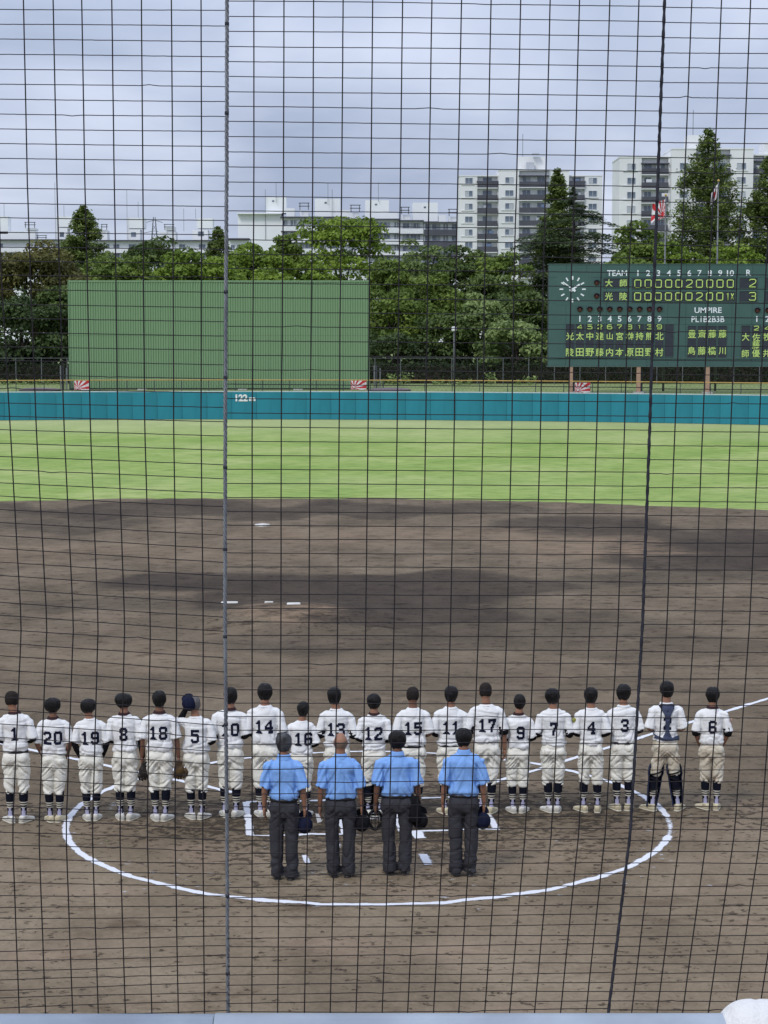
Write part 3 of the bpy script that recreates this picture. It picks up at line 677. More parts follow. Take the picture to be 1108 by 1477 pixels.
def tower(label, Yd, wings, pent, row0, dpy, nrow, extras=()):
    """wings: list of (x0px,x1px,toppy,dy,cols); cols: (kind,x0px,x1px)"""
    k = Yd / FPX * 1.0045; X = lambda px: (px - 554) * k; Z = lambda py: P(554, py, Yd)[2]
    ox = X(wings[0][0]); t_ = thing('apartment_tower', label, 'building', (ox, Yd, 0), group='concrete apartment towers behind the trees')
    st = (Z(row0) - Z(row0 + dpy))
    wd_ = lambda c: X(c[2]) - X(c[1])
    for x0, x1, tp, dy_, cols in wings:
        Zt = Z(tp); solid = []
        # wall in strips: solid piers and recessed balcony bays
        cuts = sorted([c for c in cols if c[0] == 'b'], key=lambda c: c[1]); xc = x0
        for c in cuts: solid.append((xc, c[1])); xc = c[2]
        solid.append((xc, x1))
        for a, b_ in solid:
            if b_ - a > .5: block_box(t_, 'wall', m_cw, X(a) - ox, X(b_) - ox, dy_, dy_ + 12, 0, Zt)
        for c in cuts:
            block_box(t_, 'wall', m_cw, X(c[1]) - ox, X(c[2]) - ox, dy_ + .7, dy_ + 12, 0, Zt - .05)
            block_box(t_, 'eave', m_par, X(c[1]) - ox - .15, X(c[2]) - ox + .15, dy_ - .5, dy_ + .7, Zt - 1.25, Zt - 1.0)
            for r_ in range(nrow):
                zc = Z(row0 + dpy * r_) + (0 if tp == wings[0][2] else 0)
                if zc < 6: continue
                block_box(t_, 'balcony', m_par, X(c[1]) - ox, X(c[2]) - ox, dy_ - .55, dy_ - .40, zc - .5 * st - .10, zc - .12 * st)
                block_box(t_, 'floor_slab', m_parl, X(c[1]) - ox, X(c[2]) - ox, dy_ - .52, dy_ + .69, zc - .5 * st - .30, zc - .5 * st - .105)
                nb = max(1, round((X(c[2]) - X(c[1])) / 3.4)); wd = (X(c[2]) - X(c[1])) / nb
                if rnd.random() < .55:
                    xw = X(c[1]) - ox + wd_(c) * rnd.uniform(.15, .8); block_box(t_, 'laundry', (m_cur, m_parl, m_lau)[rnd.randrange(3)], xw, xw + rnd.uniform(.5, 1.3), dy_ - .1, dy_ - .02, zc - .12 * st + .05, zc + rnd.uniform(.2, .5))
                if rnd.random() < .6:
                    xw = X(c[1]) - ox + wd_(c) * rnd.uniform(.05, .85); block_box(t_, 'air_conditioner', m_parl, xw, xw + .8, dy_ + .2, dy_ + .55, zc - .5 * st + .0, zc - .5 * st + .6)
                for q in range(nb): win(t_, X(c[1]) - ox + wd * (q + .5), dy_ + .7, zc + .12, min(1.9, wd * .5), 1.15)
        for c in cols:
            if c[0] != 'w': continue
            for r_ in range(nrow):
                zc = Z(row0 + dpy * r_)
                if zc < 6: continue
                win(t_, (X(c[1]) + X(c[2])) / 2 - ox, dy_, zc, (X(c[2]) - X(c[1])), 1.15)
                block_box(t_, 'sill_band', m_cw, X(c[1]) - ox - .9, X(c[2]) - ox + .4, dy_ - .16, dy_ - .001, zc - .95, zc - .78)
        block_box(t_, 'roof_edge', m_cw, X(x0) - ox - .08, X(x1) - ox + .08, dy_ - .10, dy_ + 12.1, Zt, Zt + .25)
    for a, b_, tp, base in pent:
        block_box(t_, 'penthouse', m_cw, X(a) - ox, X(b_) - ox, 3, 9, Z(base) + .26, Z(tp))
    for a, b_, tp, base in extras:
        block_box(t_, 'roof_equipment', m_cur, X(a) - ox, X(b_) - ox, 1.5, 2.6, Z(base) + .26, Z(tp))
    mb = MB(); mb.tube([(X(pent[0][0]) - ox + 1, 4, Z(pent[0][2])), (X(pent[0][0]) - ox + 1, 4, Z(pent[0][2]) + 5)], .06, 5); link('antenna', mb.mesh((m_galv,)), t_)
    return t_
tower('grey concrete apartment tower with dark balconies, left of the cedar', 422,
      [(661.5, 717, 253.5, 1.5, [('w', 670, 680), ('b', 687, 716)]), (717, 788, 246, 0, [('w', 726.5, 737.5), ('b', 746, 788)]), (788, 817, 246.5, .6, []), (817, 865, 253.5, 1.5, [('b', 817.5, 840), ('w', 846, 857)])],
      [(746, 784, 224, 246)], 259.8, 18.65, 8, [(765, 775, 220, 224), (757, 768, 233, 246)])
tower('tall concrete apartment tower behind the right hand conifers', 382,
      [(889.5, 962, 226.5, 1.5, [('w', 901, 912), ('b', 921, 959)]), (962, 1078, 215.5, 0, [('w', 974, 985), ('b', 996.5, 1045), ('w', 1055, 1067)]), (1078, 1172, 223, 2.0, [('b', 1079, 1096.5), ('w', 1112, 1124), ('b', 1135, 1165)])],
      [(989, 1016, 192.5, 215.5), (1098, 1125, 203, 223)], 239.5, 20.5, 8)

def slab_block(label, Yd, secs, m_, cat='building'):
    """long low block: secs (x0,x1,roofpy,row0,dpy,nrow,wcols,parapet material, dy)"""
    k = Yd / FPX * 1.0045; X = lambda px: (px - 554) * k; Z = lambda py: P(554, py, Yd)[2]; ox = X(secs[0][0])
    t_ = thing('apartment_block', label, cat, (ox, Yd, 0), group='long pale apartment blocks behind the trees')
    for x0, x1, rf, row0, dpy, nrow, wcols, pm__, dy_ in secs:
        block_box(t_, 'wall', m_, X(x0) - ox, X(x1) - ox, dy_ + 1.2, dy_ + 12, 0, Z(rf))
        block_box(t_, 'roof_edge', m_par if pm__ is not None else m_, X(x0) - ox - .1, X(x1) - ox + .1, dy_ - .2, dy_ + 12.2, Z(rf) + .002, Z(rf) + .30)
        st = Z(row0) - Z(row0 + dpy)
        for r_ in range(nrow):
            zc = Z(row0 + dpy * r_)
            if pm__ is not None:
                block_box(t_, 'balcony', pm__, X(x0) - ox + .05, X(x1) - ox - .05, dy_ - .1, dy_ + .1, zc - st * .72, zc - st * .28)
                block_box(t_, 'floor_slab', m_par, X(x0) - ox + .05, X(x1) - ox - .05, dy_ - .05, dy_ + 1.19, zc - st * .80, zc - st * .73)
            for a, b_ in wcols: win(t_, (X(a) + X(b_)) / 2 - ox, dy_ + 1.2, zc, X(b_) - X(a), st * .42)
    return t_, (lambda a, b_, tp, base, y0=3, y1=8, name='penthouse', mm=None: block_box(t_, name, mm or m_, X(a) - ox, X(b_) - ox, y0, y1, Z(base) + .31, Z(tp))), X, Z, ox
def hood_frame(t_, X, Z, ox, a, b_, tp, base):
    mb = MB(); w_ = .09
    for q in (X(a) - ox, X(b_) - ox): mb.box(q - w_, q + w_, 2, 2.15, Z(base), Z(tp))
    for z in (Z(tp), Z((tp * .55 + base * .45))): mb.box(X(a) - ox - .3, X(b_) - ox + .3, 1.98, 2.17, z - w_, z + w_)
    link('roof_frame', mb.mesh((m_dkst,)), t_)
def ants(t_, X, Z, ox, lst):
    for px, tp, base in lst:
        mb = MB(); mb.tube([(X(px) - ox, 2.5, Z(base)), (X(px) - ox, 2.5, Z(tp))], .055, 5); link('antenna', mb.mesh((m_galv,)), t_)
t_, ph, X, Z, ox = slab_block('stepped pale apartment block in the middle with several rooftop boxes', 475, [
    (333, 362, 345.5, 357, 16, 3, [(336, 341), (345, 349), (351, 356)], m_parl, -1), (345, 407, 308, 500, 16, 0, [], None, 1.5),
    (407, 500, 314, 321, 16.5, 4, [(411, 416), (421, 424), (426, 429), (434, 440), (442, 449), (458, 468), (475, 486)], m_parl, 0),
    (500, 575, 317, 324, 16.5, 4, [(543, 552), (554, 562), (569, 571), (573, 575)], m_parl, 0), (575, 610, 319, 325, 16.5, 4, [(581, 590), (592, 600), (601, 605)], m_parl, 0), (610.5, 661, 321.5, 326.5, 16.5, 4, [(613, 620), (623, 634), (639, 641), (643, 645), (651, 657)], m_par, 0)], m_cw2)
for a in ((385, 414, 282, 308), (455, 491, 285.5, 314), (527, 561, 287.5, 317), (595, 631, 291, 320), (414, 426, 299, 314), (491, 505, 302, 314), (561, 574, 306, 318), (632, 643, 309, 321), (647, 658, 311.5, 321.5), (434, 446, 303, 314), (505, 518, 306, 317), (579, 592, 309, 319)): ph(*a)
for a in ((394, 397, 287.5, 291.5), (469, 472, 290, 294), (541, 544, 292.5, 296.5), (611, 614, 296.5, 300.5)): ph(*a, 2.9, 2.98, 'small_window', m_gl)
for a in ((434, 446, 292, 302), (507, 519, 295, 305), (579, 589, 298, 308), (647, 658, 301, 311)): hood_frame(t_, X, Z, ox, *a)
ants(t_, X, Z, ox, [(384.5, 272, 345), (400, 262, 292), (474, 262, 295), (480, 272, 316), (546, 262, 290)])
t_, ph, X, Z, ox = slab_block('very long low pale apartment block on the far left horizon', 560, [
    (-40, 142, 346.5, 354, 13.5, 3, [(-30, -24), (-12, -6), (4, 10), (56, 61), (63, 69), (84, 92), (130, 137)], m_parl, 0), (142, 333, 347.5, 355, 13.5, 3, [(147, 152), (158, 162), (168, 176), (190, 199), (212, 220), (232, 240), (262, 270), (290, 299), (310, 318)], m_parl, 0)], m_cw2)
for a in ((-22, 16, 311, 338), (85, 112, 311, 328), (187, 211, 313, 330), (286, 309, 314, 330), (0, 55, 333, 346), (84, 101, 328, 346), (41, 55, 328, 333), (139, 147, 327, 347), (149, 158, 331, 347), (187, 205, 330, 347), (231, 256, 333, 347), (280, 302, 331, 347), (241, 254, 326, 333)): ph(*a)
for a in ((42, 55, 320, 328), (139, 145, 321, 327), (151, 158, 323, 331), (241, 253, 323, 331), (59, 71, 339, 346)): hood_frame(t_, X, Z, ox, *a)
for a in ((90, 96, 334, 342), (192, 199, 334, 342), (288, 296, 333, 341)): ph(*a, 2.9, 2.98, 'small_window', m_gl)
ants(t_, X, Z, ox, [(11.5, 292, 312), (84.5, 262, 345), (97, 295, 312), (187, 272, 345), (203, 290, 313), (268, 300, 333), (285, 300, 314)])
# lattice pylon on the horizon
q = P(222.5, 313, 700); py_ = thing('pylon', 'small grey lattice power pylon on the horizon above the trees', 'pylon', (q[0], 700, 0)); hh = q[2]
mb = MB()
for sx_ in (-1, 1):
    for sy_ in (-1, 1): mb.tube([(sx_ * 3.2, sy_ * 3.2, 0), (sx_ * 1.3, sy_ * 1.3, hh * .75), (sx_ * .3, sy_ * .3, hh)], .12, 4)
for i in range(10):
    z0, z1 = hh * (.35 + .06 * i), hh * (.41 + .06 * i); w0 = 3.2 - 1.9 * z0 / hh / .75; w1 = 3.2 - 1.9 * z1 / hh / .75
    mb.tube([(-max(w0, .4), 0, z0), (max(w1, .4), 0, z1)], .07, 4); mb.tube([(max(w0, .4), 0, z0), (-max(w1, .4), 0, z1)], .07, 4)
link('lattice', mb.mesh((m_galv,)), py_)
mb = MB()
for z, w_ in ((.80, 4.6), (.88, 4.0), (.96, 3.0)): mb.tube([(-w_, 0, hh * z), (0, 0, hh * z + .8), (w_, 0, hh * z)], .10, 4)
link('crossarm', mb.mesh((m_galv,)), py_)

# ------------------------------------------------------------------ trees
def leafmat(name, a, b_): return mat(name, a, .6, b_, attr=True, trans=.28, spec=.25)
LM = {
 'bronze': leafmat('leaf_bronze', (.036, .050, .014), (.185, .165, .046)),
 'mid': leafmat('leaf_mid', (.064, .112, .020), (.225, .300, .056)),
 'dark': leafmat('leaf_dark', (.042, .076, .020), (.155, .210, .054)),
 'bright': leafmat('leaf_bright', (.075, .135, .016), (.275, .375, .052)),
 'pale': leafmat('leaf_pale', (.075, .130, .038), (.330, .410, .150)),
 'conifer': leafmat('leaf_conifer', (.058, .092, .022), (.195, .250, .062)),
 'cedar': leafmat('leaf_cedar', (.030, .054, .024), (.135, .180, .070))}
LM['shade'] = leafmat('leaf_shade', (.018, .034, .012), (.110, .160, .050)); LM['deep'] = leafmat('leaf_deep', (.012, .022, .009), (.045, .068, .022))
m_bark = mat('bark', (.045, .036, .030), .95, (.075, .062, .052), 6, bump=.6)
NRS = np.random.RandomState(11)
def leaf_quads(C, Nn, size, rs):
    n = len(C); a = rs.randn(n, 3); t1 = np.cross(Nn, a); t1 /= np.linalg.norm(t1, axis=1)[:, None] + 1e-9; t2 = np.cross(Nn, t1)
    sz = size * (.6 + .8 * rs.rand(n))[:, None]; L = t1 * sz; W2 = t2 * sz * .55
    V = np.stack([C - L * .5, C + W2 * .5 - L * .05, C + L * .5, C - W2 * .5 - L * .05], 1).reshape(-1, 3); F = np.arange(n * 4).reshape(n, 4); return V, F
def unit(rs, n): v = rs.randn(n, 3); return v / np.linalg.norm(v, axis=1)[:, None]
def crown_broad(w_, h_, leaf, nleaf, rs, depth=None, loose=0.0, clump=1.0):
    """many small leaf clumps over an ellipsoid crown"""
    a = w_ / 2; c = h_ / 2; b_ = depth or a * .8; nb = int(46 / clump)
    D = unit(rs, nb); D[:, 2] = np.where(D[:, 2] < -.55, -D[:, 2], D[:, 2]); rr = (.62 + .34 * rs.rand(nb)) * (1 + loose * (rs.rand(nb) - .4))
    B = D * rr[:, None] * np.array([a, b_, c]); R = (.20 + .16 * rs.rand(nb)) * min(a, c) * 1.15 * clump ** .5
    wts = R ** 2; wts /= wts.sum(); k = rs.choice(nb, nleaf, p=wts); d = unit(rs, nleaf); d[:, 2] = np.where((d[:, 2] < -.1) & (rs.rand(nleaf) < .75), -d[:, 2] * .8, d[:, 2])
    d /= np.linalg.norm(d, axis=1)[:, None]
    r_ = R[k] * (.62 + .42 * rs.rand(nleaf) ** .6); C = B[k] + d * r_[:, None] * np.array([1.15, 1, .72])
    Nn = d * .55 + unit(rs, nleaf) * .75 + np.array([0, 0, .35]); Nn /= np.linalg.norm(Nn, axis=1)[:, None]
    btone = rs.rand(nb); tone = np.clip(.15 + .55 * btone[k] + .30 * (rs.rand(nleaf) - .3), 0, 1)
    C[:, 2] += c; V, F = leaf_quads(C, Nn, leaf, rs); return V, F, np.repeat(tone, 4), B + np.array([0, 0, c])
def crown_cone(w_, h_, leaf, nleaf, rs, power=.72, ragged=.28):
    """ascending feathery branches, narrow top"""
    nbr = 330; t_ = rs.rand(nbr) ** .85; ang = rs.rand(nbr) * 2 * PI
    R = (w_ / 2) * (1 - t_) ** power * (.70 + ragged * 1.5 * rs.rand(nbr)) + .12
    k = rs.choice(nbr, nleaf, p=(R + .25) / (R + .25).sum()); s_ = rs.rand(nleaf) ** .55
    rad = R[k] * s_; z = h_ * (.02 + .97 * t_[k]) + R[k] * .30 * s_ - R[k] * .12; sp_ = .10 + .13 * R[k] * (1.2 - s_)
    C = np.stack([rad * np.cos(ang[k]), rad * np.sin(ang[k]), z], 1) + rs.randn(nleaf, 3) * sp_[:, None] * np.array([1, 1, .75])
    Nn = unit(rs, nleaf) * .7 + np.array([0, 0, .8]); Nn /= np.linalg.norm(Nn, axis=1)[:, None]
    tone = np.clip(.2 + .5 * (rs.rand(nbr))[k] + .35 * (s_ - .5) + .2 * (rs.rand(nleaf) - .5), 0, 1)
    V, F = leaf_quads(C, Nn, leaf, rs); return V, F, np.repeat(tone, 4), None
def crown_cedar(w_, h_, leaf, nleaf, rs):
    """tiers of flat drooping boughs"""
    nbr = 90; t_ = np.sort(rs.rand(nbr)) ** .9; ang = rs.rand(nbr) * 2 * PI
    prof = np.interp(t_, [0, .3, .52, .62, .75, .87, 1], [.85, 1.0, 1.0, .88, .62, .32, .04]); R = (w_ / 2) * prof * (.78 + .38 * rs.rand(nbr))
    k = rs.choice(nbr, nleaf, p=(R + .3) / (R + .3).sum()); s_ = rs.rand(nleaf) ** .6; wd = (.16 + .20 * (1 - np.abs(2 * s_ - 1.1))) * R[k] * rs.randn(nleaf) * .55
    z = h_ * t_[k] * .97 + R[k] * (.16 * s_ - .20 * s_ ** 3) - np.abs(rs.randn(nleaf)) * .14 - np.abs(wd) * .12
    ca, sa = np.cos(ang[k]), np.sin(ang[k]); C = np.stack([R[k] * s_ * ca - wd * sa, R[k] * s_ * sa + wd * ca, z], 1)
    Nn = unit(rs, nleaf) * .45 + np.array([0, 0, 1]); Nn /= np.linalg.norm(Nn, axis=1)[:, None]
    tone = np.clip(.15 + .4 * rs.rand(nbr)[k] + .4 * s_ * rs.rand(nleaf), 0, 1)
    V, F = leaf_quads(C, Nn, leaf, rs); return V, F, np.repeat(tone, 4), None
def tree(kind_, cxp, topp, wp, Y, pal, label, base=.12, dens=1.0, leaf=None, group='trees of the park behind the outfield', name=None, loose=0.0, zbase=None):
    q = P(cxp, topp, Y); wm_ = wp / FPX * Y; H = q[2] - BANK; rs = np.random.RandomState(int(cxp * 7 + topp) % 9973)
    nm = name or {'broad': 'broadleaf_tree', 'cone': 'conifer_tree', 'cedar': 'cedar_tree'}[kind_]
    t_ = thing(nm, label, 'tree' if 'shrub' not in nm else 'shrub', (q[0], Y, BANK + (zbase or 0)), group=group); z0 = H * base
    hc = H - z0; area = wm_ * hc
    if kind_ == 'broad': lf = leaf or .38; n = int(min(17000, 135 * area ** .97) * dens); V, F, T, B = crown_broad(wm_, hc, lf, n, rs, loose=loose, clump=.8)
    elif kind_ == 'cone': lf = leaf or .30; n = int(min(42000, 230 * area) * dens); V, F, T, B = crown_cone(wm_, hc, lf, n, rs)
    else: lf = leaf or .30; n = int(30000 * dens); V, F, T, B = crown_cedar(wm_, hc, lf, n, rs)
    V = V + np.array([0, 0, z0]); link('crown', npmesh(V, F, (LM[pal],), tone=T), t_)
    mb = MB(); r0 = .022 * H + .06; top = H * (.72 if kind_ == 'broad' else .98)
    mb.tube([(0, 0, -.2), (.05 * r0, 0, H * .2), (.3 * r0, .1, H * .5), (0, 0, top)], [r0, r0 * .75, r0 * .5, .03], 8)
    if kind_ == 'broad':
        for i in range(9):
            b_ = B[rs.randint(len(B))]; zs_ = H * (.22 + .35 * rs.rand()); mb.tube([(0, 0, zs_), (b_[0] * .45, b_[1] * .45, zs_ + (b_[2] + z0 - zs_) * .55), (b_[0], b_[1], b_[2] + z0)], [r0 * .4, r0 * .22, .03], 5)
    else:
        for i in range(22):
            tt = .1 + .8 * rs.rand(); a = rs.rand() * 2 * PI; rr = wm_ / 2 * (1 - tt) * .8; z = z0 + hc * tt; mb.tube([(0, 0, z), (rr * math.cos(a), rr * math.sin(a), z + rr * .12)], [r0 * .18, .02], 4)
    link('trunk', mb.mesh((m_bark,), True), t_); return t_
TR = [
 ('broad', 48, 345, 150, 176, 'bronze', 'dark evergreen with bronze young leaves at the far left'),
 ('broad', -50, 352, 130, 180, 'mid', 'green tree at the left edge behind the bronze leaved evergreen'),
 ('broad', 30, 432, 135, 169, 'shade', 'loose green tree below the bronze evergreen, left of the green screen'),
 ('broad', 92, 405, 80, 172, 'dark', 'dark tree touching the left edge of the green screen'),
 ('cone', 120, 296, 150, 205, 'conifer', 'pointed conifer rising above the left part of the green screen'),
 ('broad', 150, 368, 110, 188, 'mid', 'rounded green tree right of the pointed conifer'),
 ('broad', 222, 346, 100, 196, 'dark', 'dark spreading tree above the middle left of the green screen'),
 ('broad', 195, 375, 90, 182, 'mid', 'low green tree above the screen between the two dark crowns'),
 ('broad', 268, 360, 110, 186, 'bright', 'bright green domed tree left of the steel cable'),
 ('cone', 315, 326, 110, 220, 'conifer', 'small pointed conifer beside the steel cable'),
 ('broad', 320, 375, 80, 181, 'bright', 'bright green tree crossed by the steel cable'),
 ('broad', 372, 349, 105, 190, 'bright', 'yellow green tree left of the tall camphor tree'),
 ('broad', 415, 332, 70, 196, 'mid', 'green shoulder tree left of the tall camphor tree'),
 ('broad', 490, 313, 128, 194, 'bright', 'tallest rounded camphor tree behind the green screen'),
 ('broad', 395, 385, 90, 176, 'bright', 'low vivid green tree just above the middle of the green screen'),
 ('broad', 460, 384, 60, 174, 'bright', 'small vivid green tree just above the right half of the screen'),
 ('broad', 560, 372, 90, 182, 'mid', 'green tree at the right end of the green screen'),
 ('broad', 607, 360, 84, 198, 'pale', 'pale green tree below the stepped apartment block'),
 ('broad', 665, 353, 90, 196, 'dark', 'dark green tree below the left side of the grey tower'),
 ('broad', 720, 358, 90, 192, 'mid', 'green tree below the middle of the grey tower'),
 ('broad', 575, 425, 95, 175, 'mid', 'mid height green tree right of the screen over the gate'),
 ('broad', 625, 400, 90, 184, 'mid', 'green tree in the second layer above the park lamp'),
 ('broad', 640, 452, 90, 172, 'dark', 'dark green tree behind the park lamp'),
 ('broad', 690, 430, 72, 173, 'pale', 'pale flowering tree right of the park lamp'),
 ('broad', 705, 395, 90, 186, 'dark', 'dark tree between the park lamp and the cedar'),
 ('broad', 762, 420, 100, 180, 'dark', 'dark tree left of the scoreboard'),
 ('broad', 745, 466, 115, 168, 'pale', 'low spreading pale green tree left of the scoreboard'),
 ('cone', 805, 241, 110, 202, 'conifer', 'thin olive conifer spire rising just left of the cedar top'),
 ('cedar', 828, 264, 168, 196, 'cedar', 'large dark cedar with layered branches above the scoreboard clock'),
 ('broad', 925, 318, 96, 190, 'mid', 'rounded green tree below the rayed flag'),
 ('broad', 980, 345, 90, 184, 'bright', 'bright green tree between the two flagpoles'),
 ('cone', 1022, 183, 205, 196, 'conifer', 'tallest pointed conifer in front of the right hand tower'),
 ('cone', 1110, 224, 170, 192, 'conifer', 'pointed conifer at the right edge'),
 ('broad', 1055, 345, 100, 184, 'bright', 'bright green tree right of the limp white flag'),
 ('broad', 1180, 330, 130, 188, 'mid', 'green tree beyond the right edge'),
 ('broad', 900, 372, 110, 172, 'mid', 'green tree showing over the top edge of the scoreboard'),
]
for k_, cxp, topp, wp, Y, pal, lab in TR:
    dens = 1.0; base = .10 if k_ == 'broad' else .12; ls = .5 if pal in ('pale',) else .15
    if k_ == 'cedar': base = .30
    if (cxp, topp) in ((490, 313), (222, 346)): base = .35
    tree(k_, cxp, topp, wp, Y, pal, lab, base, dens, loose=ls)
# understorey: dark shrubs in rows, hedge behind the tall fence, wood behind
sxs = list(range(-30, 110, 38)) + list(range(530, 1240, 44))
for i, cxp in enumerate(sxs):
    g_ = 'dark understorey shrubs left of the screen' if cxp < 200 else ('dark understorey shrubs right of the screen' if cxp < 800 else 'dark shrubs behind the scoreboard legs')
    lab = {0: 'one of the dark shrubs of the understorey left of the green screen', 1: 'one of the dark shrubs between the green screen and the scoreboard', 2: 'one of the dark shrubs behind the scoreboard legs'}[0 if cxp < 200 else (1 if cxp < 800 else 2)]
    tree('broad', cxp + rnd.uniform(-8, 8), 492 + rnd.uniform(-14, 8), 72, 171 + rnd.uniform(-1.5, 3), 'deep' if cxp < 200 or cxp > 800 else 'shade', lab, .0, .8, group=g_, name='shrub')
def leafbox(name, label, x0, x1, y0, y1, z0, z1, n, lf, pal, kind=None, cat='hedge'):
    rs = np.random.RandomState(5); C = np.stack([x0 + (x1 - x0) * rs.rand(n), np.where(rs.rand(n) < .75, y0 + .25 * np.abs(rs.randn(n)), y0 + (y1 - y0) * rs.rand(n)), z0 + (z1 - z0) * rs.rand(n) ** .9], 1)
    tp = rs.rand(n) < .2; C[tp, 2] = z1 - .1 * np.abs(rs.randn(tp.sum())); C[:, 2] += .12 * vnoise(C * [.8, .8, 0]); Nn = unit(rs, n) * .8 + np.array([0, -.5, .5]); Nn /= np.linalg.norm(Nn, axis=1)[:, None]
    V, F = leaf_quads(C, Nn, lf, rs); tone = np.repeat(np.clip(.3 * rs.rand(n) + .25, 0, 1), 4); t_ = thing(name, label, cat, ((x0 + x1) / 2, y0, z0)); V = V - np.array(t_.location)
    link('foliage', npmesh(V, F, (LM[pal],), tone=tone), t_)
    mb = MB(); mb.box(x0 + .2, x1 - .2, y0 + .5, y1 - .1, z0, z1 - .25); mb.v = [(v[0] - t_.location.x, v[1] - t_.location.y, v[2] - t_.location.z) for v in mb.v]; link('branches', mb.mesh((m_bark,)), t_)
leafbox('hedge', 'long clipped dark hedge behind the tall wire fence', -46, 46, 165.5, 167.4, BANK, BANK + 1.75, 26000, .20, 'deep')
# distant wood that closes the view under the crowns
rs = np.random.RandomState(8); n = 30000
C = np.stack([-95 + 190 * rs.rand(n), 206 + 8 * rs.rand(n), BANK + 9.5 * rs.rand(n) ** .8], 1); Nn = unit(rs, n) + np.array([0, -.6, .4]); Nn /= np.linalg.norm(Nn, axis=1)[:, None]
V, F = leaf_quads(C, Nn, .75, rs); link('woodland', npmesh(V, F, (LM['dark'],), tone=np.repeat(.5 * rs.rand(n), 4)), kind='stuff', label='mass of dark foliage deep in the park behind the separate trees')
# low weeds along the bank
rs = np.random.RandomState(9); n = 2600
C = np.stack([-45 + 90 * rs.rand(n), 162.2 + .5 * rs.randn(n), BANK + .35 * rs.rand(n) ** 1.5 + .1], 1); C = C[(vnoise(C * [.35, 0, 0] + 3) > -.05)]; Nn = unit(rs, len(C))
V, F = leaf_quads(C, Nn, .28, rs); link('weeds', npmesh(V, F, (LM['pale'],), tone=np.repeat(rs.rand(len(C)), 4)), kind='stuff', label='straggling weeds and flowers at the foot of the hedge')
for px, hh, lab in ((586, 1.1, 'yellowish leafy plant by the gate right of the screen'), (568, .9, 'small leafy plant nearest the gate'), (708, 1.0, 'leafy yellow green plant under the hedge, middle'), (765, .7, 'low leafy plant left of the scoreboard leg')):
    q = P(px, 547, 161.5); t_ = thing('garden_plant', lab, 'plant', (q[0], 161.5, BANK)); rs = np.random.RandomState(px); n = 70
    C = np.stack([rs.randn(n) * .28, rs.randn(n) * .2, hh * (.2 + .9 * rs.rand(n))], 1); V, F = leaf_quads(C, unit(rs, n), .26, rs); link('leaves', npmesh(V, F, (LM['pale'],), tone=np.repeat(rs.rand(n), 4)), t_)
    mb = MB(); mb.tube([(0, 0, 0), (.05, 0, hh)], .02, 5); link('stem', mb.mesh((m_bark,)), t_)

# ------------------------------------------------------------------ people
m_skin = mat('skin', (.30, .155, .098), .6, (.24, .118, .075), 8)
m_skin2 = mat('skin_tan', (.20, .100, .064), .6, (.16, .078, .05), 8)
m_hair = mat('black_hair', (.0055, .0050, .0055), .42, (.010, .009, .009), 30, bump=.8, bscale=90, spec=.18, stretch=(1, 1, .25))
m_buzz = mat('cropped_hair', (.017, .014, .013), .9, (.030, .024, .022), 60, bump=.4, bscale=200, spec=.1)
m_buzz2 = mat('grey_cropped_hair', (.13, .125, .125), .8, (.09, .08, .08), 60, bump=.4, bscale=200)
m_greyh = mat('grey_hair', (.085, .088, .095), .5, (.022, .022, .024), 22, bump=.8, bscale=80, spec=.25, stretch=(1, 1, .3))
m_shirt = mat('jersey_white', (.76, .76, .755), .85, (.70, .70, .695), 3.5, bump=.25, bscale=26)
m_trou = mat('trouser_cream', (.76, .745, .68), .88, (.69, .665, .58), 4.5, bump=.35, bscale=22, stretch=(1, 1, 1.6))
m_trou_d = mat('trouser_cream_soiled', (.66, .62, .51), .9, (.46, .39, .29), 5.0, bump=.35, bscale=22, stretch=(1, 1, 1.6))
m_navy = mat('navy_cloth', (.008, .010, .026), .9, (.012, .014, .034), 20, spec=.08)
m_sockn = mat('sock_navy', (.006, .007, .014), .9, (.009, .010, .018), 20, spec=.08)
m_black = mat('black_cloth', (.007, .007, .009), .9, (.012, .012, .014), 12, bump=.25, bscale=30, spec=.08)
m_socks_s = mat('sock_white', (.62, .58, .48), .9)
m_socks_l = mat('sock_lilac', (.42, .41, .56), .9)
m_shoe = mat('shoe_white', (.66, .65, .60), .5, (.48, .45, .38), 14, bump=.2, bscale=40)
m_shoe2 = mat('shoe_cream', (.58, .52, .36), .55, (.44, .38, .25), 14, bump=.2, bscale=40)
m_shoeb = mat('shoe_black', (.012, .012, .013), .3, (.025, .024, .024), 14)
m_blue = mat('polo_blue', (.21, .39, .745), .85, (.19, .36, .71), 4, bump=.25, bscale=26)
m_char = mat('charcoal_trouser', (.034, .034, .040), .85, (.044, .044, .050), 4, spec=.12, bump=.35, bscale=24, stretch=(1, 1, 1.4))
m_belt = mat('belt', (.010, .010, .013), .4)
m_maroon = mat('collar_dark', (.030, .010, .012), .8)
m_leather = mat('glove_leather', (.14, .050, .018), .5, (.09, .032, .012), 14, bump=.4, bscale=40)
m_leatherk = mat('glove_black', (.014, .012, .011), .5, (.03, .025, .02), 14, bump=.4, bscale=40)
m_guard = mat('guard_navy', (.016, .022, .055), .4, (.024, .032, .072), 10)
m_harn = mat('harness_navy', (.035, .045, .085), .8, (.05, .062, .11), 16, bump=.4, bscale=60)
m_paper = mat('paper', (.75, .75, .77), .8)
m_metalk = mat('mask_wire', (.010, .010, .011), .35, spec=.5)

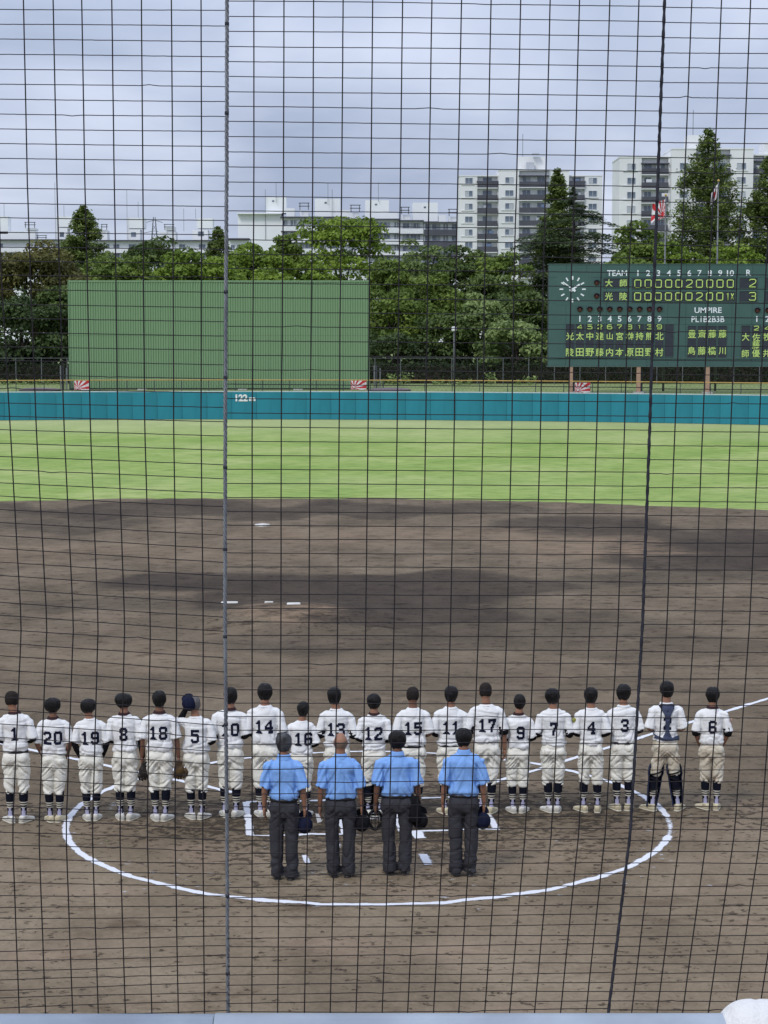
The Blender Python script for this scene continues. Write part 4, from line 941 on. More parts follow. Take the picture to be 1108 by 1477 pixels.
GLY = {  # block numerals, 7 wide and 10 high
'0': ['.#####.', '#######', '##...##', '##...##', '##...##', '##...##', '##...##', '##...##', '#######', '.#####.'],
'1': ['..##...', '.###...', '####...', '..##...', '..##...', '..##...', '..##...', '..##...', '.####..', '######.'],
'2': ['.#####.', '#######', '##...##', '.....##', '....###', '..####.', '.###...', '###....', '#######', '#######'],
'3': ['.#####.', '#######', '##...##', '.....##', '..####.', '..####.', '.....##', '##...##', '#######', '.#####.'],
'4': ['....##.', '...###.', '..####.', '.##.##.', '##..##.', '#######', '#######', '....##.', '...####', '...####'],
'5': ['#######', '#######', '##.....', '######.', '#######', '.....##', '.....##', '##...##', '#######', '.#####.'],
'6': ['.#####.', '#######', '##...##', '##.....', '######.', '#######', '##...##', '##...##', '#######', '.#####.'],
'7': ['#######', '#######', '##..###', '....##.', '...###.', '...##..', '..###..', '..##...', '..##...', '..##...'],
'8': ['.#####.', '#######', '##...##', '##...##', '.#####.', '.#####.', '##...##', '##...##', '#######', '.#####.'],
'9': ['.#####.', '#######', '##...##', '##...##', '#######', '.######', '.....##', '##...##', '#######', '.#####.']}

def project_cells(me, quads, off=.004, sub=1):
    """quads in (x,z): wrapped onto the back (the -y side) of a mesh"""
    bv = BVHTree.FromPolygons([v.co for v in me.vertices], [p.vertices for p in me.polygons])
    vid = {}; V = []; F = []
    def vert(x, z):
        k = (round(x, 4), round(z, 4))
        if k not in vid:
            h = bv.ray_cast(Vector((x, -2, z)), Vector((0, 1, 0))); y = h[0].y if h[0] is not None else -.08
            vid[k] = len(V); V.append((x, y - off, z))
        return vid[k]
    for q in quads:
        for i in range(sub):
            for j in range(sub):
                def bl(u, v):
                    a = [q[0][c] * (1 - u) + q[1][c] * u for c in (0, 1)]; b_ = [q[3][c] * (1 - u) + q[2][c] * u for c in (0, 1)]
                    return a[0] * (1 - v) + b_[0] * v, a[1] * (1 - v) + b_[1] * v
                F.append(tuple(vert(*bl((i + a) / sub, (j + b_) / sub)) for a, b_ in ((0, 0), (1, 0), (1, 1), (0, 1))))
    return V, F
def number_quads(num, cx, cz, h, s):
    cw, ch = h / 10 * .86, h / 10; gap = cw * 2.0
    W = [ (6 if c == '1' else 7) * cw for c in num]; tot = sum(W) + gap * (len(num) - 1); x0 = cx - tot / 2; Q = []
    for c, w_ in zip(num, W):
        for r, row in enumerate(GLY[c]):
            for k, ch_ in enumerate(row):
                if ch_ == '#':
                    xa = x0 + k * cw; za = cz + h / 2 - r * ch
                    Q.append(((xa, za - ch), (xa + cw, za - ch), (xa + cw, za), (xa, za)))
        x0 += w_ + gap
    return Q

def fold(me, fn, mat_, s=1.0):
    co = getco(me); no = getno(me); co = co + no * fn(co / s)[:, None] * s
    setco(me, co); me.materials.clear(); me.materials.append(mat_); return me
def ridge(p, sx, sy, sz, seed):
    q = np.stack([p[:, 0] * sx + seed, p[:, 1] * sy + seed * 1.7, p[:, 2] * sz + seed * .3], 1)
    wp = vnoise(q * .6 + 11)[:, None] * np.array([.8, .8, 1.2]); return np.minimum(3.2 * np.abs(vnoise(q + wp)), 1.0) * 1.2 - 1.0

def hand(mb, wr, d, side, s, curl=.6, inward=None):
    """palm, four fingers and a thumb at the wrist, pointing along d"""
    d = Vector(d).normalized(); inn = Vector(inward or (-side, 0, 0)); inn = (inn - d * inn.dot(d)).normalized(); fw = d.cross(inn) * (1 if side > 0 else -1)
    if fw.y < 0 and abs(d.z) > .5: fw = -fw
    wr = Vector(wr); R = []
    for t_, a, b_ in ((0, .026, .020), (.03, .036, .019), (.07, .042, .017), (.09, .040, .015)): R.append((wr + d * t_ * s, fw * a * s, inn * b_ * s))
    mb.loft(R, 10)
    for k in range(4):
        b0 = wr + d * .082 * s + fw * (.030 - .020 * k) * s; L = (.070, .078, .073, .058)[k] * s
        p = [b0]; dd = d.copy()
        for j, f in enumerate((.45, .33, .22)):
            dd = (dd + inn * curl * (.35 + .3 * j)).normalized(); p.append(p[-1] + dd * L * f)
        mb.tube(p, [.0095 * s, .009 * s, .0082 * s, .006 * s], 6)
    b0 = wr + d * .03 * s + fw * .030 * s; p = [b0, b0 + (d * .6 + fw * .7 + inn * .3).normalized() * .035 * s]; p.append(p[-1] + (d + fw * .2 + inn * .5).normalized() * .03 * s)
    mb.tube(p, [.013 * s, .011 * s, .008 * s], 6)

ARM = {  # elbow, wrist, hand direction for the right side (x>0), metres at 1.72 m tall
 'F': ((.222, -.035, 1.10), (.120, .20, 1.03), (-.7, .5, -.1)),
 'L': ((.222, -.030, 1.09), (.150, .12, .87), (-.6, .45, -.6)),
 'S': ((.222, -.030, 1.09), (.236, .03, .84), (.0, .15, -1)),
 'R': ((.245, .16, 1.33), (.120, .075, 1.575), (-.55, -.1, .8))}

def make_person(sp):
    s = sp['H'] / 1.72; ump = sp.get('ump', False); fat = sp.get('fat', 1.0); seed = sp['seed']; dx = sp.get('head', 0.0) / s
    root = thing('person', sp['label'], 'person', sp['loc'], sp.get('rz', 0), sp['group'])
    r_ = random.Random(seed)
    lean = dx
    sepn = sp['sep'] / 2 / s
    def arm(side):
        e, w_, hd = ARM[sp['arms'][0 if side < 0 else 1]]
        return Vector((side * .160 * fat, 0, 1.360)), Vector((side * e[0] * (.6 + .4 * fat), e[1], e[2])), Vector((side * w_[0] * (.5 + .5 * fat), w_[1], w_[2])), (side * hd[0], hd[1], hd[2])
    # ---- body
    mb = MB(); hy = .012
    hc = (lean, hy, 1.612)
    mb.ball(hc, (.077, .096, .112), 20, 14); mb.ball((lean, hy + .03, 1.565), (.060, .068, .072), 14, 10)
    mb.ball((lean, hy + .098, 1.600), (.014, .020, .024), 8, 6); mb.ball((lean, hy + .085, 1.562), (.026, .018, .012), 8, 6)
    mb.ball((lean, hy + .082, 1.640), (.050, .022, .014), 8, 6)
    for sd_ in (-1, 1): mb.ball((lean + sd_ * .080, hy + .002, 1.602), (.010, .020, .032), 8, 8)
    mb.vl([(1.38, .085, .07, 0, -.005), (1.43, .066, .062, lean * .2, -.012), (1.47, .056, .058, lean * .5, -.010), (1.53, .054, .058, lean * .9, -.004), (1.58, .056, .06, lean, .002)], 14)
    mb.vl([(.86, .12, .08), (1.0, .11, .075), (1.2, .115, .075), (1.33, .115, .065), (1.39, .08, .055)], 16)
    for sd_ in (-1, 1):
        sh, el, wr, hd = arm(sd_)
        mb.tube([(sd_ * .10, 0, 1.37), sh * .98, sh.lerp(el, .45), el, el.lerp(wr, .3), wr], [.030, .032, .034, .037, .037, .026], 10)
        mb.tube([(sd_ * .085, 0, .90), (sd_ * (sepn + (.088 - sepn) * .6), .0, .50), (sd_ * (sepn + (.088 - sepn) * .357), -.005, .30), (sd_ * (sepn + (.088 - sepn) * .12), 0, .10), (sd_ * sepn, .01, .06)], [.060, .048, .046, .034, .034], 10)
    if s > 0: 
        for i in range(len(mb.v)): mb.v[i] = tuple(q * s for q in mb.v[i])
    me = remesh(mb, .0138, 1)
    hb = MB()
    for sd_ in (-1, 1):
        sh, el, wr, hd = arm(sd_); hand(hb, wr * s, hd, sd_, s, sp.get('curl', .8))
    # join the fingers into the body's own mesh
    co = getco(me); F = [tuple(p.vertices) for p in me.polygons]; o_ = len(co)
    me2 = npmesh(list(map(tuple, co)) + hb.v, F + [tuple(i + o_ for i in f) for f in hb.f], (sp.get('skin', m_skin),), smooth=True); bpy.data.meshes.remove(me)
    link('body', me2, root)
    # ---- hair
    hs = sp['hair']; mb = MB()
    if hs == 'round': rows = [(1.733, .020, .020), (1.727, .050, .050), (1.708, .076, .078), (1.680, .093, .096), (1.645, .101, .104), (1.605, .099, .100), (1.570, .086, .085), (1.540, .066, .062), (1.515, .052, .045)]
    elif hs == 'bowl': rows = [(1.725, .025, .025), (1.720, .060, .055), (1.700, .092, .085), (1.670, .109, .100), (1.635, .115, .106), (1.600, .110, .103), (1.565, .093, .090), (1.548, .064, .066), (1.530, .054, .05)]
    else: rows = [(1.728, .016, .020), (1.722, .040, .046), (1.704, .064, .074), (1.675, .078, .092), (1.640, .083, .098), (1.600, .083, .093), (1.565, .074, .078), (1.545, .060, .058)]
    hw = sp.get('hw', 1.0)
    rows = [(z, a * hw, b_ * .93, lean, -.020 if hs != 'buzz' else -.004) for z, a, b_ in rows]
    mb.vl(rows, 28)
    hm = npmesh(mb.v, mb.f, smooth=True); ob = bpy.data.objects.new('t', hm); COL.objects.link(ob); q = ob.modifiers.new('s', 'SUBSURF'); q.levels = 1
    hm2 = bpy.data.meshes.new_from_object(ob.evaluated_get(bpy.context.evaluated_depsgraph_get())); bpy.data.objects.remove(ob)
    hmat = sp.get('hmat', m_hair); amp = .006 if hs != 'buzz' else .002
    c = getco(hm2); n_ = getno(hm2); cen = np.array([lean, -.02, 1.62]); ang = np.arctan2(c[:, 0] - lean, c[:, 1])
    c = c + n_ * (amp * vnoise(c * 22 + seed) + amp * .7 * vnoise(np.stack([ang * 7, c[:, 2] * 12, c[:, 2] * 0 + seed], 1)))[:, None]
    c = c + np.array([0, 0, 1]) * (np.where(c[:, 2] < 1.56, amp * 1.6, 0) * vnoise(np.stack([ang * 9, ang * 0, ang * 0 + seed], 1)))[:, None]
    rot = math.radians(sp.get('tilt', 0)); rel = c - cen
    c = cen + np.stack([rel[:, 0] * math.cos(rot) + rel[:, 2] * math.sin(rot), rel[:, 1], -rel[:, 0] * math.sin(rot) + rel[:, 2] * math.cos(rot)], 1)
    hm2.materials.clear(); hm2.materials.append(hmat); hm2.polygons.foreach_set('use_smooth', np.ones(len(hm2.polygons), dtype=bool))
    setco(hm2, c * s)
    if not sp.get('bald'): link('hair', hm2, root)
    # ---- shirt
    mb = MB(); f = fat
    wz = .955 if ump else .945
    rows = [(wz - .012, .152 * f, .110), (wz + .015, .172 * f, .128), (wz + .05, .177 * f, .134), (1.08, .157 * f, .122 * f), (1.18, .152 * (.5 + .5 * f), .122), (1.25, .156 * (.5 + .5 * f), .124), (1.30, .174 * (.6 + .4 * f), .126, 0, -.004), (1.35, .166 * (.6 + .4 * f), .116, 0, -.008), (1.395, .134, .094, 0, -.010), (1.430, .096, .074, 0, -.012), (1.452, .070, .064, lean * .2, -.012)]
    mb.vl(rows, 24, 0, 2.25)
    for sd_ in (-1, 1):
        sh, el, wr, hd = arm(sd_); raised = sp['arms'][0 if sd_ < 0 else 1] == 'R'
        k = 1.10 if ump else 1.0
        dirn = (el - sh).normalized()
        end = sh + dirn * ((.285 if ump else .262))
        mb.tube([(sd_ * .08, -.004, 1.362), (sd_ * .130 * (.6 + .4 * f), -.002, 1.350), sh + dirn * .03, sh.lerp(end, .5), end + Vector((sd_ * .008, 0, 0))], [.064, .070, .069 * k, .067 * k, .070 * k], 14)
    mb.v = [tuple(q * s for q in v) for v in mb.v]
    me = remesh(mb, .0115 * s, 2)
    gx0 = .150 * (.5 + .5 * f)
    def grv(p): return .017 * np.exp(-((np.abs(p[:, 0]) - gx0 - .03 * np.clip(p[:, 2] - 1.22, -.2, .2)) / .011) ** 2) * np.clip((1.36 - p[:, 2]) / .08, 0, 1) * np.clip((p[:, 2] - 1.05) / .04, 0, 1) * (p[:, 1] < .02)
    if ump:
        def fn(p):
            lower = np.clip((1.25 - p[:, 2]) / .25, 0, 1); side_ = np.clip(np.abs(p[:, 0]) / .15, 0, 1)
            return .017 * ridge(p, 10, 5, 3.6, seed) * (.35 + lower * .6) + .020 * ridge(p + np.stack([p[:, 2] * .5 * np.sign(p[:, 0]), p[:, 1] * 0, p[:, 1] * 0], 1), 12, 4, 3, seed + 5) * (.2 + side_ * .8) + .009 * np.exp(-((p[:, 2] - (wz + .05)) / .03) ** 2) * vnoise(p * [11, 5, 3] + seed) - grv(p)
    else:
        def fn(p):
            lower = np.clip((1.2 - p[:, 2]) / .2, 0, 1); up = np.clip((p[:, 2] - 1.28) / .08, 0, 1)
            return .012 * ridge(p, 9, 5, 6, seed) * (.45 + .9 * lower) + .013 * ridge(p, 3, 3, 14, seed + 3) * (.25 + lower + .6 * up) + .008 * np.exp(-((p[:, 2] - (wz + .04)) / .025) ** 2) * vnoise(p * [12, 5, 3] + seed) - grv(p)
    me = fold(me, fn, m_blue if ump else m_shirt, s); shirt = me
    link('shirt', me, root)
    if ump:
        mb = MB(); mb.vl([(1.425, .088, .080, lean * .2, -.012), (1.452, .078, .074, lean * .3, -.012), (1.482, .070, .070, lean * .5, -.012), (1.488, .064, .066, lean * .5, -.012), (1.455, .066, .066, lean * .3, -.012)], 24, cap=False)
        mb.v = [tuple(q * s for q in v) for v in mb.v]; mb.build('collar', m_blue, root, True)
    else:
        cm = m_maroon if sp.get('collar') else m_shirt; hh = .026 if sp.get('collar') else .010
        mb = MB(); mb.vl([(1.436, .090, .079, lean * .2, -.012), (1.444 + hh * .5, .076, .070, lean * .2, -.012), (1.444 + hh, .067, .066, lean * .3, -.012), (1.440, .060, .060, lean * .3, -.012)], 24, cap=False)
        mb.v = [tuple(q * s for q in v) for v in mb.v]; mb.build('collar', cm, root, True)
        V, F = project_cells(shirt, number_quads(sp['num'], sp.get('nx', 0.0), sp.get('nz', 1.19) * s, .178, s), .0045)
        link('jersey_number', npmesh(V, F, (m_navy,)), root)
    # ---- undersleeves
    for sd_ in (-1, 1):
        us = sp.get('sleeves', '--')[0 if sd_ < 0 else 1]
        if us == '-': continue
        sh, el, wr, hd = arm(sd_); mb = MB()
        if us == 'k': pts = [sh.lerp(el, .6), el, el.lerp(wr, .35), wr.lerp(el, .04)]; rr = [.052, .047, .045, .032]
        else: pts = [sh.lerp(el, .72), sh.lerp(el, .96), el.lerp(wr, .10)]; rr = [.062, .062, .058]
        mb.tube([q * s for q in pts], [q * s for q in rr], 12); mb.build('undersleeve', m_black, root, True)
    # ---- trousers
    mb = MB(); hemz = .045 if ump else sp.get('hem', .385)
    tw = fat if ump else (.5 + .5 * fat)
    mb.vl([(wz + .018, .148 * tw, .106), (wz - .015, .158 * tw, .114), (.88, .172 * tw, .124, 0, -.004), (.82, .176 * tw, .124, 0, -.004), (.77, .168 * tw, .115), (.74, .12, .09)], 24, 0, 2.2)
    for sd_ in (-1, 1):
        mb.ball((sd_ * .078 * tw, -.052, .858), (.088, .082, .090), 14, 10)
        top = Vector((sd_ * .088 * tw, 0, .84)); hipr = .090
        if ump:
            an = Vector((sd_ * sepn, -.005, hemz)); kn = top.lerp(an, .46) + Vector((sd_ * .006, .010, 0))
            R = [(top, .094, .112), (top.lerp(kn, .4), .089, .103), (kn, .080, .090), (kn.lerp(an, .45), .076, .088), (kn.lerp(an, .85), .080, .096), (an, .078, .098)]
        else:
            an = Vector((sd_ * sepn, -.004, 0.0)); kn = top.lerp(an, .43) + Vector((0, .008, 0)); hem = top.lerp(an, (.84 - hemz) / .84)
            R = [(top, .094, .112), (top.lerp(kn, .45), .090, .102), (kn, .077, .086), (kn.lerp(hem, .5), .074, .080), (kn.lerp(hem, .8), .075, .080), (hem + Vector((0, 0, .012)), .068, .072), (hem, .061, .065)]
        mb.loft([(c_, (a * (.85 + .15 * tw), 0, 0), (0, b_, 0)) for c_, a, b_ in R], 16)
    mb.v = [tuple(q * s for q in v) for v in mb.v]
    me = remesh(mb, .0115 * s, 2)
    if ump:
        def fn(p):
            lo = np.clip((.30 - p[:, 2]) / .22, 0, 1); md = np.exp(-((p[:, 2] - .74) / .10) ** 2); ax_ = np.abs(p[:, 0])
            return .012 * ridge(p, 8, 4, 5, seed) + .019 * lo * ridge(p, 5, 5, 13, seed + 2) + .014 * md * ridge(p + np.stack([p[:, 0] * 0, p[:, 0] * 0, ax_ * .9], 1), 3, 3, 15, seed + 9)
    else:
        def fn(p):
            ax_ = np.abs(p[:, 0]); lo = np.clip((.60 - p[:, 2]) / .15, 0, 1); md = np.exp(-((p[:, 2] - .73) / .09) ** 2)
            q = p + np.stack([p[:, 0] * 0, p[:, 0] * 0, ax_ * 1.1], 1); q2 = p - np.stack([p[:, 0] * 0, p[:, 0] * 0, (ax_ - .08) * .8], 1)
            return .011 * ridge(p, 8, 4, 7, seed) + .026 * md * ridge(q, 3, 3, 15, seed + 9) + .024 * lo * ridge(q2, 3, 3, 16, seed + 2)
    me = fold(me, fn, m_char if ump else (m_trou_d if sp.get('soiled') else m_trou), s); trou = me
    link('trousers', me, root)
    # belt: a dark band that shows where the shirt rides up
    mb = MB(); a, b_ = .1625 * tw, .1175
    mb.vl([(wz - .002, a - .004, b_ - .004), (wz + .004, a + (.006 if ump else 0), b_ + (.006 if ump else .001)), (wz + (.026 if ump else .012), a + (.006 if ump else 0), b_ + (.006 if ump else .001)), (wz + .032, a - .004, b_ - .004)], 30, 0, 2.2, cap=False)
    sh_ = 0 if ump else -.012
    mb.v = [(x * s, y * s, (z - .018 + sh_ * 0) * s) for x, y, z in mb.v]
    if ump or sp.get('belt'): mb.build('belt', m_belt, root, True)
    # ---- socks, shoes
    for k_, sd_ in enumerate((-1, 1)):
        fx = sd_ * sepn; toe = math.radians(sp.get('toe', (20, 22))[k_]) * -sd_ * -1
        if not ump:
            zs = [.075, .09, .13, .165, .205, .222, .238, .253, .269, .284, .300, .34, .40]
            zs[-1] = max(.40, hemz + .04)
            rad = [(.040, .050), (.038, .047), (.035, .041), (.038, .043), (.043, .047), (.045, .049), (.047, .051), (.049, .053), (.051, .055), (.053, .057), (.055, .059), (.058, .062), (.058, .062)]
            def mr_(i, k):
                z = (zs[i] + zs[i + 1]) / 2
                if z < .205: return 2 if (z < .19 and 10 <= k <= 13 and (z < .15 or 11 <= k <= 12)) else 0
                if z < .300: return [1, 0, 1, 0, 1, 0][int((z - .205) / .0158) % 6]
                return 0
            mb = MB(); topx = .088 * (1 - (.84 - .385) / .84) + sepn * ((.84 - .385) / .84)
            mb.vl([(z, a, b2, sd_ * (sepn + (.088 * (.5 + .5 * fat) - sepn) * z / .84), -.004) for z, (a, b2) in zip(zs, rad)], 16, 0, 2.0, lambda i, k: mr_(i, k), cap=False)
            mb.v = [tuple(q * s for q in v) for v in mb.v]; mb.build('sock', (m_sockn, m_socks_s, m_socks_l), root, True)
        # shoe: profile lofted from heel to toe
        mb = MB(); ca, sa = math.cos(toe), math.sin(toe)
        prof = [(-.078, .018, .030, .052), (-.072, .030, .040, .050), (-.055, .038, .050, .050), (-.02, .042, .054, .050), (.03, .042, .048, .042), (.08, .047, .038, .034), (.13, .049, .030, .028), (.17, .042, .025, .024), (.192, .022, .018, .020)]
        R = [((fx + sa * y, ca * y, zc), (a * ca, -a * sa, 0), (0, 0, h_)) for y, a, h_, zc in prof]
        mb.loft(R, 14, 0, 2.6)
        if ump: pass
        mb.v = [(x * s, y * s, max(z * s, .004)) for x, y, z in mb.v]
        so = mb.build('shoe', m_shoeb if ump else (m_shoe2 if sp.get('shoe') == 2 else m_shoe), root, True)
        mb = MB(); R = [((fx + sa * y, ca * y, zc), (a * ca, -a * sa, 0), (0, 0, h_)) for y, a, h_, zc in [(-.082, .022, .009, .010), (-.07, .038, .010, .010), (0, .045, .010, .010), (.10, .051, .010, .010), (.17, .045, .010, .011), (.196, .024, .009, .012)]]
        mb.loft(R, 14, 0, 3); mb.v = [tuple(q * s for q in v) for v in mb.v]; link('sole', mb.mesh((m_shoeb if ump else m_socks_s,), True), so)
        if not ump:
            mb = MB(); mb.vl([(.070, .043, .052, fx, -.002), (.088, .044, .053, fx, -.004), (.100, .042, .050, fx, -.006), (.098, .037, .045, fx, -.006)], 14, cap=False); mb.v = [tuple(q * s for q in v) for v in mb.v]; link('shoe_collar', mb.mesh((m_shoe2 if sp.get('shoe') == 2 else m_shoe,), True), so)
    return root, s, arm, shirt, sepn, trou

def cap_mesh(k=1.0):
    mb = MB(); mb.vl([(-.012, .090, .098), (0, .094, .102), (.03, .094, .102), (.065, .083, .090), (.09, .062, .068), (.104, .036, .040), (.110, .012, .012)], 24); return mb
def make_cap(label, loc, rot, group=None, m_=None, flat=1.0):
    m_ = m_ or m_navy
    t_ = thing('baseball_hat', label, 'cap', loc, 0, group); t_.rotation_euler = rot; t_.scale = (1, 1, flat)
    mb = cap_mesh(); link('crown', mb.mesh((m_,), True), t_)
    mb = MB(); R = []
    for i in range(9):
        f = i / 8; y = .085 + .085 * f; a = .080 * math.sqrt(max(.02, 1 - f ** 3)); R.append(((0, y, -.004 - .012 * f), (a, 0, 0), (0, .004, .003)))
    mb.loft(R, 10, 0, 2.5); link('visor', mb.mesh((m_,), True), t_)
    mb = MB(); mb.ball((0, 0, .112), (.008, .008, .005), 8, 5); link('button', mb.mesh((m_,), True), t_)
    return t_
def make_glove(label, loc, rot, m_, group=None):
    t_ = thing('baseball_glove', label, 'glove', loc, 0, group); t_.rotation_euler = rot
    mb = MB(); mb.ball((0, 0, 0), (.075, .038, .085), 16, 10); mb.vl([(.05, .045, .032), (.10, .040, .030), (.125, .042, .032)], 14)
    link('palm', remesh2(mb, .009, m_), t_)
    for k in range(4):
        x = -.055 + .034 * k; mb = MB(); mb.tube([(x, .01, -.04), (x * 1.15, .018, -.09), (x * 1.05, .028, -.135 + .012 * abs(k - 1.2))], [.021, .020, .014], 10); link('finger', mb.mesh((m_,), True), t_)
    mb = MB(); mb.tube([(.065, .01, .02), (.10, .02, -.03), (.095, .03, -.08)], [.024, .022, .016], 10); link('thumb', mb.mesh((m_,), True), t_)
    mb = MB()
    for i in range(5): mb.tube([(.045, .022, -.10 + .016 * i), (.092, .026, -.085 + .016 * i)], .004, 5)
    for i in range(3): mb.tube([(.055 + .014 * i, .026, -.11), (.055 + .014 * i, .022, -.03)], .004, 5)
    link('web', mb.mesh((m_,), True), t_); return t_
def remesh2(mb, vox, m_):
    me = remesh(mb, vox, 2); me.materials.clear(); me.materials.append(m_); return me
def put(root, v, s):       # a local point of a person in world space
    return root.location + Vector(v) * s

def height_of(px, top_y, foot):
    d = ray(px, top_y); return CAMH + d[2] * (foot[1] / d[1])
PX_M = lambda loc: FPX / (loc[1] + .5)
HAIRL = {'round': 'thick black hair', 'bowl': 'bushy bowl cut black hair', 'buzz': 'close cropped dark hair'}
GP = 'players in white uniform lined up with their backs to the stand'
# num, head x, head top y, feet centre x, feet bottom y, feet gap px, body x, arms L/R, sleeves, collar, hair, hair width, extra
PL = [
 ('1', 22, 996, 27, 1189, 19.5, 27, 'FF', 'kk', 1, 'buzz', 1.08, dict(toe=(32, 32), belt=1)),
 ('20', 80.5, 1004, 80, 1187, 13, 81, 'LL', '--', 1, 'bowl', 1.0, dict(shoe=2, skin=1)),
 ('19', 131, 1007, 133.4, 1186, 12, 134, 'LL', 'kk', 0, 'bowl', 1.0, dict(toe=(14, 14))),
 ('8', 182, 998, 183, 1185, 14.6, 183, 'FS', 'kk', 1, 'bowl', 1.05, {}),
 ('18', 233.4, 995, 232, 1186, 13.4, 233, 'SS', '--', 1, 'round', .92, dict(skin=1)),
 ('5', 283, 1003, 283.4, 1184, 14.9, 285, 'RF', 'kk', 0, 'buzz', 1.0, dict(grey=1, toe=(30, 30))),
 ('10', 335, 991, 333, 1181, 16, 333.5, 'FF', 'kk', 1, 'round', .92, dict(nx=.02)),
 ('14', 384, 985, 382, 1181, 15, 384, 'FF', 'kk', 0, 'round', .98, {}),
 ('16', 438.5, 1011, 436, 1180, 14, 435.6, 'FF', 'kk', 0, 'round', .93, dict(nx=.03, tilt=4)),
 ('13', 483, 990, 486, 1179, 14, 486.8, 'FF', 'bb', 0, 'round', .95, {}),
 ('12', 539.7, 1000, 533, 1180, 18, 540, 'FF', 'kk', 1, 'round', .98, dict(guards=1, hem=.44)),
 ('15', 595, 990, 597, 1178, 14, 595.5, 'FF', '--', 0, 'buzz', 1.02, dict(skin=1, belt=1)),
 ('11', 649.8, 988, 648, 1176, 16, 649, 'FF', 'kk', 0, 'round', .95, dict(shoe=2, belt=1)),
 ('17', 699, 984, 699, 1176, 14, 700.5, 'FS', 'bb', 0, 'buzz', 1.0, dict(shoe=2, nx=.01)),
 ('9', 748, 1000, 746, 1174, 14.5, 746, 'FF', 'kk', 1, 'round', .87, dict(nx=.03)),
 ('7', 794.6, 992, 796.5, 1174, 12, 796.8, 'FF', 'bb', 0, 'round', 1.02, dict(toe=(30, 8))),
 ('4', 849.7, 991, 849, 1174, 20.9, 850.4, 'FF', 'kk', 0, 'round', .98, dict(patch=1, toe=(35, 5), shoe=2)),
 ('3', 896, 986, 895.5, 1171, 16.5, 896.5, 'FF', 'bk', 0, 'round', 1.0, dict(shoe=2, belt=1, hem=.40)),
 ('2', 958, 981, 953.5, 1171, 40, 957.3, 'FF', '--', 0, 'round', .93, dict(guards=2, harness=1, shoe=2, soiled=1, hem=.47, toe=(38, 30))),
 ('6', 1023.7, 990, 1022, 1170, 16, 1023.5, 'LL', 'bb', 1, 'round', .98, dict(shoe=2, soiled=1, toe=(38, 10)))]
LABS = {
 '1': 'leftmost player of the row, close cropped hair, white uniform seen from behind',
 '20': 'player with bushy black bowl cut and bare arms, second from the left',
 '19': 'short player with long black undersleeves hanging at both sides',
 '8': 'player with wide black bowl cut left of the bare armed glove holder',
 '18': 'bare armed player holding a glove, left of the one raising his cap',
 '5': 'player raising a navy cap to his grey cropped head',
 '10': 'player crossed by the grey steel cable',
 '14': 'tall player left of and behind the grey haired umpire',
 '16': 'shortest player, seen just over the grey haired umpire',
 '13': 'player directly behind the bald umpire',
 '12': 'player with strapped shin guards between the bald and the stocky umpire',
 '15': 'bare armed player with cropped hair directly behind the stocky umpire',
 '11': 'player directly behind the rightmost umpire',
 '17': 'tallest player with cropped hair, right of the rightmost umpire',
 '9': 'short player with dark collar, second right of the rightmost umpire',
 '7': 'player between the short dark collared one and the one with a sleeve badge',
 '4': 'player with a green badge on his left sleeve',
 '3': 'player just left of the black seam rope',
 '2': 'catcher with navy back harness and navy shin guards, feet wide apart',
 '6': 'rightmost player of the row, standing apart with hands in front'}
made = {}
